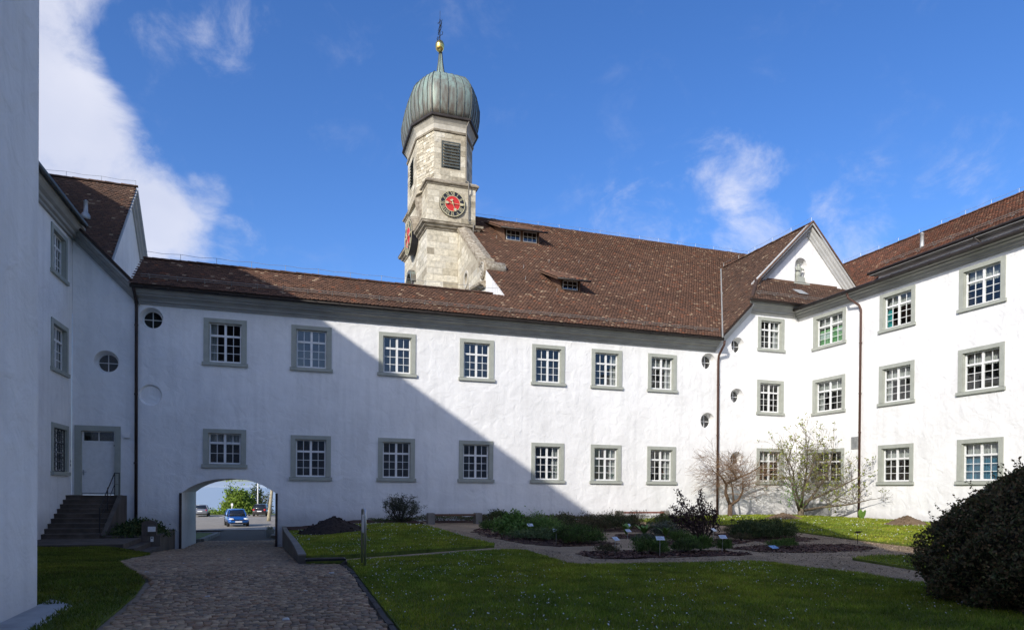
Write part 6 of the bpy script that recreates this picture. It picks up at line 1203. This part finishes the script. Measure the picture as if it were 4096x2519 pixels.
# ------------------------------------------------------------------ benches, signs, posts
def bench(label, x0, x1, y, z, wood):
    t = thing('bench', label, 'bench', ((x0+x1)/2, y, z))
    w = (x1-x0)/2
    for s_ in (-1, 1):
        b = MB(); a0, a1 = (s_*w-(.3 if s_ > 0 else 0), s_*w+(0 if s_ > 0 else .3)); b.loft([[(a0, -.22, -.05), (a1, -.22, -.05), (a1, .22, -.05), (a0, .22, -.05)], [(a0+.005, -.21, .44), (a1-.005, -.21, .44), (a1-.005, .21, .44), (a0+.005, .21, .44)], [(a0+.03, -.19, .46), (a1-.03, -.19, .46), (a1-.03, .19, .46), (a0+.03, .19, .46)]]); b.build('stone_block', CONC, t)
    for k in range(3): MB().box(-w+.3-.02, w-.3+.02, -.18+k*.125, -.07+k*.125, .33, .41).build('plank', wood, t)
bench('low bench of dark planks between stone blocks against the shaded wall', 5.66, 8.09, 29.0, 0, OLDW); bench('low bench of reddish planks between stone blocks against the sunlit wall', 15.58, 18.5, 30.5, .02, noisemat('red_wood', [(.3, (.16, .06, .045)), (.7, (.26, .11, .08))], 3, rough=.7, ncoord='World', stretch=(1, 6, 6)))
STEEL = mat('brushed_steel', (.55, .55, .54), .32, .9); PLATEW = noisemat('white_label', [(.4, (.62, .66, .70)), (.6, (.72, .75, .78))], 8, rough=.25, ncoord='Object'); PLATED = mat('dark_label_back', (.02, .02, .022), .4)
def plantlabel(x, y, h, tilt, dark=False, rot=0., lb=''):
    zg = hl(x, y)+.03
    t = thing('plant_label', lb, 'plant label', (x, y, zg), rot, 'dark-backed plant labels' if dark else 'white plant labels')
    MB().tube([(0, 0, -.08), (random.gauss(0, .015), 0, h)], .009, 5).build('stake', STEEL if not dark else IRON, t)
    p = MB(); p.box(-.10, .10, -.065, .065, 0, .006); o = p.build('plate', PLATED if dark else PLATEW, t, loc=(0, -.02, h)); o.rotation_euler = (tilt, 0, 0)
    if not dark:
        q = MB()
        for k in range(3): q.box(-.075, .03+.02*k, .03-.03*k, .038-.03*k, .0062, .0072)
        q.build('print', mat('print_grey', (.2, .22, .26), .6) if 'print_grey' not in D.materials else D.materials['print_grey'], o)
for (x, y, h, lb) in [(7.68, 21.38, .30, 'white label plate on a stake before the tall leafy herb'), (7.30, 18.06, .33, 'white label plate at the left of the rounded green mound'), (11.0, 20.7, .30, 'white label plate behind the broad-leaved plants, higher of a close pair'), (10.32, 19.4, .20, 'white label plate before the broad-leaved plants, lower of a close pair'), (7.53, 14.8, .32, 'white label plate on the bare left part of the front bed'), (8.28, 13.97, .38, 'white label plate before the fennel-like tuft at the path edge'), (12.0, 17.2, .34, 'white label plate beside the stems of the purple shrub'), (10.44, 14.57, .34, 'white label plate at the right tip of the front bed')]: plantlabel(x, y, h, R(38), False, random.uniform(-.3, .5), lb)
for (x, y, h, lb) in [(17.85, 24.25, .24, 'dark-backed label on the far lawn behind the twiggy tuft'), (15.03, 20.48, .26, 'dark-backed label standing over the brownish twiggy tuft'), (19.2, 24.0, .2, 'dark-backed label just showing above the feathery bushes'), (16.1, 15.85, .30, 'dark-backed label alone at the tip of the right front bed')]: plantlabel(x, y, h, R(-28), True, random.uniform(-.4, .1), lb)
t = thing('fallen_plant_label', 'pale blue label plate lying low in the right front bed', 'plant label', (12.25, 14.85, .05)); o = MB().box(-.13, .13, -.08, .08, 0, .008).build('plate', mat('blue_label', (.30, .48, .72), .3), t); o.rotation_euler = (R(25), 0, .2); MB().tube([(0, 0, -.08), (0, 0, .02)], .008, 5).build('stake', IRON, t)
# steel information stand, seen edge-on
t = thing('information_stand', 'stainless steel information stand on two legs at the lawn edge', 'sign', (1.36, 13.4, .02)); m = MB()
for yy in (-.28, .28): m.tube([(0, yy, -.1), (0, yy, .98), (0, yy*.93, 1.06), (0, yy*.75, 1.1), (0, 0, 1.1)], .023, 8)
m.build('frame', STEEL, t, True); MB().box(-.012, .012, -.258, .258, .64, .99).build('panel', STEEL, t); MB().box(-.016, -.0125, -.24, .24, .66, .97).build('panel_face', PLATEW, t)
# stone letter-box pillar at the planter
t = thing('stone_pillar', 'round-topped dark stone pillar with white letter box beside the landing', 'pillar', (-5.10, 28.58, -.36)); m = MB(); prof = [(-.25, 0), (.25, 0), (.25, .46)]+[(.25*math.cos(math.pi*k/10), .46+.13*math.sin(math.pi*k/10)) for k in range(1, 10)]+[(-.25, .46)]
m.loft([[(x, -.10, z) for x, z in prof], [(x, .14, z) for x, z in prof]]); m.build('pillar_body', STEP, t); MB().box(-.02, .23, -.19, -.10, .17, .36).build('letter_box', WHITE, t); q = MB().box(.06, .16, -.125, -.098, -.21, -.02); q.build('bell_plate', WHITE, t); MB().tube([(.11, -.135, -.065), (.11, -.12, -.065)], .027, 12).build('camera_eye', DARK, t)
# ------------------------------------------------------------------ beyond the gateway
sheet('car_park', [(-90, 53), (60, 53), (60, 92.5), (-90, 92.5)], lambda x, y: drive(y)+.012, ASPH, 6, 0, 0)
WL_ = mat('road_paint', (.75, .75, .72), .8)
def mark(x0, x1, y0, y1): 
    o = MB().quad((x0, y0, drive(y0)+.03), (x1, y0, drive(y0)+.03), (x1, y1, drive(y1)+.03), (x0, y1, drive(y1)+.03)).build('road_marking', WL_); struct(o)
mark(-40, 30, 79.4, 79.55)
for x in (-13.2, -10.6-.0, -7.6, -5.0, -.9, 1.6): mark(x-.06, x+.06, 82, 90)
struct(MB().loft([[(x, y, hbase(x, y)+.10) for x in (-90, -40, -10, 20, 60)] for y in (92.5, 94, 96, 100, 106)], cap=False, closed=False).build('bank', GRASSB))
for (xa, xb, ya, yb, nm, lb) in ((-7.5, -4.35, 37.5, 46.5, 'verge', 'low stone kerb of the grass verge left of the lane beyond the gateway'), (-.9, 3.0, 40.5, 55.5, 'verge', 'curved stone kerb of the grass verge right of the lane beyond the gateway')):
    rnd = [(xa, ya), (xb, ya), (xb, yb-1.2), ((xa+xb)/2+.9*(1 if xa < -5 else -1)*.3, yb), (xa, yb)] if xa < -5 else [(xa, ya), (xb, ya), (xb, yb), (xa+1.2, yb), (xa+.2, yb-1.3)]
    sheet(nm, rnd, lambda x, y: drive(y)+.12, GRASSB, 1, 0, .3); k = thing('verge_kerb', lb, 'kerb')
    for i in range(len(rnd)):
        a, b = Vector((*rnd[i], 0)), Vector((*rnd[(i+1) % len(rnd)], 0)); s_ = Vector(((b-a).y, -(b-a).x, 0)).normalized()*.16; mb = MB(); mb.loft([[(p.x+q*s_.x, p.y+q*s_.y, drive(p.y)+zz) for q, zz in ((-.6, -.1), (1, -.1), (1, .16), (-.6, .16))] for p in (a, b)]); mb.build('kerb_stone', CONC, k)
hd = thing('verge_shrub', 'dark shrub on the verge just right of the gateway lane', 'shrub', (-.1, 49.0, drive(49)+.12)); leaves('foliage', clumped((0, 0, 0), (.75, 1.3, .9), 1500, 30, .2), .10, DG, DLEAF, hd); MB().tube([(0, 0, -.1), (0, 0, .5)], .03, 5).build('stems', BARKD, hd)
tb = thing('stone_trough', 'pale stone trough standing in the lane beyond the gateway', 'trough', (-1.15, 42.5, drive(42.5))); m = MB(); m.loft([[(-.22, -.5, -.02), (.22, -.5, -.02), (.22, .5, -.02), (-.22, .5, -.02)], [(-.27, -.56, .45), (.27, -.56, .45), (.27, .56, .45), (-.27, .56, .45)], [(-.20, -.48, .45), (.20, -.48, .45), (.20, .48, .45), (-.20, .48, .45)], [(-.18, -.46, .3), (.18, -.46, .3), (.18, .46, .3), (-.18, .46, .3)]]); m.build('trough_body', PALEC, tb); stuff(leaves('plants', clumped((0, 0, .32), (.2, .45, .25), 160, 12, .2), .08, DG, DLEAF, tb))
# cars
def paint(name, c): 
    m_ = mat(name, c, .28, .25); m_.node_tree.nodes['Principled BSDF'].inputs['Coat Weight'].default_value = .8; return m_
CARGL = mat('car_glass', (.015, .018, .022), .06, 0, .8); TYRE = mat('tyre', (.015, .015, .015), .8); RIM = mat('alloy', (.45, .45, .46), .35, .8); LAMP = mat('headlamp', (.75, .78, .8), .08, .1, .8); TAIL = mat('tail_lamp', (.45, .012, .012), .15); PLT = mat('number_plate', (.75, .75, .75), .4); BLK = mat('black_trim', (.015, .015, .016), .5)
def car(loc, rot, pm, label, hatch=True, L_=4.0, W_=1.68, H_=1.44):
    t = thing('parked_car', label, 'car', loc, rot, 'cars outside the gateway'); hw = W_/2; h0 = .20      # +x is the front
    def ring(x, w, zb, zt, n=14): return [(x, w*(1-.12*abs(k/6.5-1)**3 if False else 1)*math.copysign(min(1, abs(math.cos(2*math.pi*(k+.5)/n))**.45), math.cos(2*math.pi*(k+.5)/n)), (zb+zt)/2+(zt-zb)/2*math.copysign(abs(math.sin(2*math.pi*(k+.5)/n))**.55, math.sin(2*math.pi*(k+.5)/n))) for k in range(n)]
    X = L_/2; tail = [( -X, .80, .38, .70), (-X+.06, .93, .28, .86), (-X+.35, .99, .22, .93)] if hatch else [(-X, .82, .38, .80), (-X+.06, .94, .28, .93), (-X+.5, .99, .22, .96)]
    st_ = tail+[(-X+1.2, 1.0, .2, .92), (0, 1.0, .2, .90), (X-1.15, 1.0, .2, .89), (X-.6, .985, .22, .82), (X-.2, .93, .26, .72), (X-.05, .84, .32, .62), (X, .74, .36, .55)]
    b = MB(); b.loft([ring(x, hw*w, zb, zt) for x, w, zb, zt in st_]); b.build('body', pm, t, True)
    g0 = -X+.12 if hatch else -X+.55; g1 = X-1.05; r0 = -X+.62 if hatch else -X+1.15; r1 = X-1.75; zb = .86
    def gr_(z, x0, x1, w): return [(x0, -w*.93, z), (x0+.12, -w, z), (x1-.2, -w, z), (x1, -w*.8, z), (x1, w*.8, z), (x1-.2, w, z), (x0+.12, w, z), (x0, w*.93, z)]
    gm = MB(); gm.loft([gr_(zb, g0, g1, hw*.95), gr_(zb+.28, g0+(r0-g0)*.5, g1+(r1-g1)*.52, hw*.86), gr_(H_-.06, r0, r1, hw*.74)]); gm.build('glasshouse', CARGL, t, True)
    rf = MB(); rf.loft([gr_(H_-.075, r0-.03, r1+.05, hw*.755), gr_(H_-.03, r0+.02, r1-.02, hw*.72), gr_(H_, r0+.25, r1-.25, hw*.6)]); rf.build('roof', pm, t, True)
    for s_ in (-1, 1):
        pb = MB(); pb.tube([(g1-.03, s_*hw*.80, zb), (g1+(r1-g1)*.52, s_*hw*.73, zb+.28), (r1, s_*hw*.66, H_-.06)], .035, 6); pb.build('pillar', pm, t); pb = MB(); pb.tube([(g0+.05, s_*hw*.90, zb), (g0+(r0-g0)*.5+.03, s_*hw*.82, zb+.28), (r0+.02, s_*hw*.70, H_-.06)], .06, 6); pb.build('pillar', pm, t); pb = MB(); pb.tube([(-.1, s_*hw*.955, zb), (-.15, s_*hw*.87, zb+.28), (-.2, s_*hw*.75, H_-.06)], .03, 5); pb.build('pillar', pm, t)
        mi = MB(); mi.lathe([(.02, -.07), (.085, -.05), (.09, .03), (.03, .08)], (g1-.28, s_*(hw+.10), zb+.08), 8); mi.build('mirror', BLK, t)
        hl_ = MB(); hl_.loft([[(X-.24+.24*math.cos(a)*.5+dx, s_*(hw*.66)+.20*math.cos(a), .66+.085*math.sin(a)) for a in [2*math.pi*k/10 for k in range(10)]] for dx in (0, .17)]); hl_.build('headlight', LAMP, t, True)
        tl_ = MB(); tz_ = .80 if hatch else .74; tl_.loft([[(-X+.01+dx, s_*hw*.76+.13*math.cos(a), tz_+.12*math.sin(a)) for a in [2*math.pi*k/10 for k in range(10)]] for dx in (0, .18)]); tl_.build('tail_light', TAIL, t, True)
        for xw in (X-.78, -X+.72):
            w_ = MB(); w_.lathe([(.20, -.1), (.29, -.1), (.31, -.06), (.31, .06), (.29, .1), (.20, .1)], (0, 0, 0), 20); wo_ = w_.build('wheel', TYRE, t, True, loc=(xw, s_*(hw-.09), .31)); wo_.rotation_euler = (R(90), 0, 0)
            r_ = MB(); r_.lathe([(.03, -.085), (.205, -.09), (.21, -.05), (.21, .05), (.205, .09), (.03, .085)], (0, 0, 0), 16); r_.build('rim', RIM, wo_, True)
    MB().box(X-.03, X+.025, -.26, .26, .40, .50).build('number_plate', PLT, t); MB().box(-X-.02, -X+.03, -.26, .26, .58 if hatch else .62, .69 if hatch else .73).build('number_plate', PLT, t)
    MB().box(X-.06, X+.015, -.55, .55, .555, .63).build('grille', BLK, t); MB().box(X-.05, X+.02, -.6, .6, .26, .36).build('lower_intake', BLK, t); MB().box(-X-.012, -X+.1, -.7, .7, .30, .40).build('bumper_strip', BLK, t)
    ws = MB(); ws.tube([(g1-.02, -.5, zb+.03), (g1-.22, -.1, zb+.13)], .008, 4); ws.build('wiper', BLK, t)
p = atY(935, 2103, 60.0); car((p.x+.1, 61.5, drive(61.5)+.012), R(-90-(-9)), paint('blue_paint', (.008, .095, .36)), 'blue hatchback facing the gateway in the middle of the lane')
p = atY(1052, 2061, 87); car((p.x-.15, 88.6, drive(88)+.012), R(90-8), paint('dark_paint', (.025, .02, .026)), 'dark hatchback seen from behind with bright red tail lights', True, 3.9, 1.68, 1.5)
p = atY(795, 2066, 86); car((p.x, 88.2, drive(88)+.012), R(90+3), paint('silver_paint', (.20, .21, .24)), 'silver-grey saloon seen from behind, half hidden by the gateway', False, 4.4, 1.75, 1.42)
# shore trees, lamp post, lane tree
def shoretree(label, px0, px1, ptop, Y, zb, n, cols, leaf=.35):
    a, b = atY(px0, 2000, Y), atY(px1, 2000, Y); top = atY((px0+px1)/2, ptop, Y).z; cx = (a.x+b.x)/2; rx = (b.x-a.x)/2
    t = thing('shore_tree', label, 'tree', (cx, Y, zb)); hgt = top-zb; tr = MB(); tr.tube([(0, 0, -.3), (.1, 0, hgt*.35), (0, .1, hgt*.6)], [.3, .2, .1], 8)
    for i in range(9): ang = i*.7; tr.tube([(0, 0, hgt*(.2+.04*i)), (rx*.4*math.cos(ang), rx*.3*math.sin(ang), hgt*(.4+.04*i)), (rx*.8*math.cos(ang), rx*.6*math.sin(ang), hgt*(.55+.035*i))], [.12, .07, .03], 5)
    tr.build('trunk', BARK, t, True); P = clumped((0, 0, hgt*.52), (rx*.92, rx*.8, hgt*.46), n, 70, .15, .45, flat=False); P = P[P[:, 2] > .2]; leaves('crown', P, leaf, cols, LEAF, t, up=.3)
YG = [(.20, .29, .035), (.25, .35, .05), (.15, .23, .03), (.11, .17, .03)]
shoretree('bright yellow-green spreading tree on the shore behind the blue car', 868, 1020, 1946, 104, -6.0, 9500, YG); shoretree('darker green tree behind the lamp post on the shore', 985, 1072, 1953, 108, -6.5, 5500, [(.06, .09, .03), (.085, .12, .04), (.05, .07, .03)]); shoretree('grey-green loose tree at the gateway right edge on the shore', 1040, 1100, 1975, 113, -7.5, 1500, [(.11, .12, .07), (.14, .15, .09)])
for i, (px0, px1, top, lb) in enumerate([(828, 866, 2036, 'low yellow-green bush at the shore beside the silver saloon'), (860, 900, 2040, 'low green bush at the shore left of the blue car')]):
    a, b = atY(px0, 2040, 95.5), atY(px1, 2040, 95.5); q = thing('shore_bush', lb, 'bush', ((a.x+b.x)/2, 95.5, -2.15)); hh = atY(px0, top, 95.5).z+2.15; leaves('foliage', clumped((0, 0, 0), ((b.x-a.x)/2, .7, hh), 420, 20, .2), .2, YG, LEAF, q); MB().tube([(0, 0, -.1), (0, 0, hh*.6)], .03, 5).build('stems', BARKD, q)
p = atY(1031, 2040, 93.2); q = thing('lamp_post', 'slim white lamp post at the edge of the car park', 'lamp post', (p.x, 93.2, -2.15)); MB().tube([(0, 0, -.1), (0, 0, 6.8)], [.09, .055], 8).build('pole', WHITE, q, True); MB().tube([(0, 0, 6.8), (-.3, -.3, 7.0), (-.9, -.9, 7.0)], .05, 6).build('lamp_arm', WHITE, q); MB().box(-1.2, -.8, -1.2, -.8, 6.93, 7.02).build('lamp_head', ZINC, q)
p = atY(928, 2040, 92.9); q = thing('ticket_post', 'short white post behind the roof of the blue car', 'post', (p.x, 92.9, -2.12)); MB().tube([(0, 0, -.1), (0, 0, 1.2)], .06, 8).build('post', WHITE, q); MB().box(-.12, .12, -.1, .1, 1.15, 1.5).build('post_head', WHITE, q)
p0 = atY(1074, 2042, 72); q = thing('lane_tree', 'tree with pale trunk at the gateway right edge, one leafy twig hanging in', 'tree', (p0.x, 72, drive(72))); tr = MB(); tr.tube([(0, 0, -.2), (.15, 0, 1.5), (.35, 0, 3.5), (.4, 0, 6), (.3, 0, 8)], [.20, .16, .14, .11, .06], 10)
tr.tube([(.38, 0, 5.6), (-1.2, 0, 5.4), (-2.6, 0, 4.7), (-3.4, 0, 4.15), (-3.9, 0, 3.9)], [.10, .07, .045, .02, .008], 6); tr.tube([(.35, 0, 4.4), (1.6, .5, 5.6), (2.6, .8, 6.4)], [.1, .06, .03], 6)
tr.build('trunk', noisemat('plane_bark', [(.4, (.28, .24, .16)), (.6, (.42, .38, .28))], 3, rough=.9, ncoord='World'), q, True); P = [(-3.4+random.gauss(0, .45), random.gauss(0, .2), 4.15+random.gauss(0, .18)) for i in range(46)]+[(random.gauss(.4, 1.6), random.gauss(0, 1.6), random.uniform(5.2, 9)) for i in range(900)]; leaves('crown', P, .22, YG, LEAF, q)
WATER = mat('haze_tinted_water', (.36, .42, .46), .45, 0, .5); nt = WATER.node_tree; g = N(nt, 'ShaderNodeNewGeometry'); mp = N(nt, 'ShaderNodeMapping', inp={'Scale': (.12, .5, 1)}); L(nt, g.outputs['Position'], mp.inputs[0]); nn_ = N(nt, 'ShaderNodeTexNoise', inp={'Scale': 1.0, 'Detail': 4}); L(nt, mp.outputs[0], nn_.inputs['Vector']); bp = N(nt, 'ShaderNodeBump', inp={'Strength': .4, 'Distance': .25}); L(nt, nn_.outputs[0], bp.inputs['Height']); L(nt, bp.outputs[0], nt.nodes['Principled BSDF'].inputs['Normal'])  # haze over the lake is put into the pale base colour
struct(MB().quad((-9000, 98, -8.5), (9000, 98, -8.5), (9000, 12000, -8.5), (-9000, 12000, -8.5)).build('lake', WATER))
m = MB(); m.loft([[(x, 6500, -8.6) for x in range(-6000, 6001, 400)], [(x, 6600, 14+9*math.sin(x*.0011)+5*math.sin(x*.0037+1)) for x in range(-6000, 6001, 400)], [(x, 9000, 46+14*math.sin(x*.0007+2)) for x in range(-6000, 6001, 400)]], cap=False, closed=False); struct(m.build('hills', noisemat('haze_tinted_hills', [(.3, (.34, .40, .46)), (.7, (.42, .48, .52))], .004, ncoord='World')))  # distance haze is painted into the pale blue hill colour
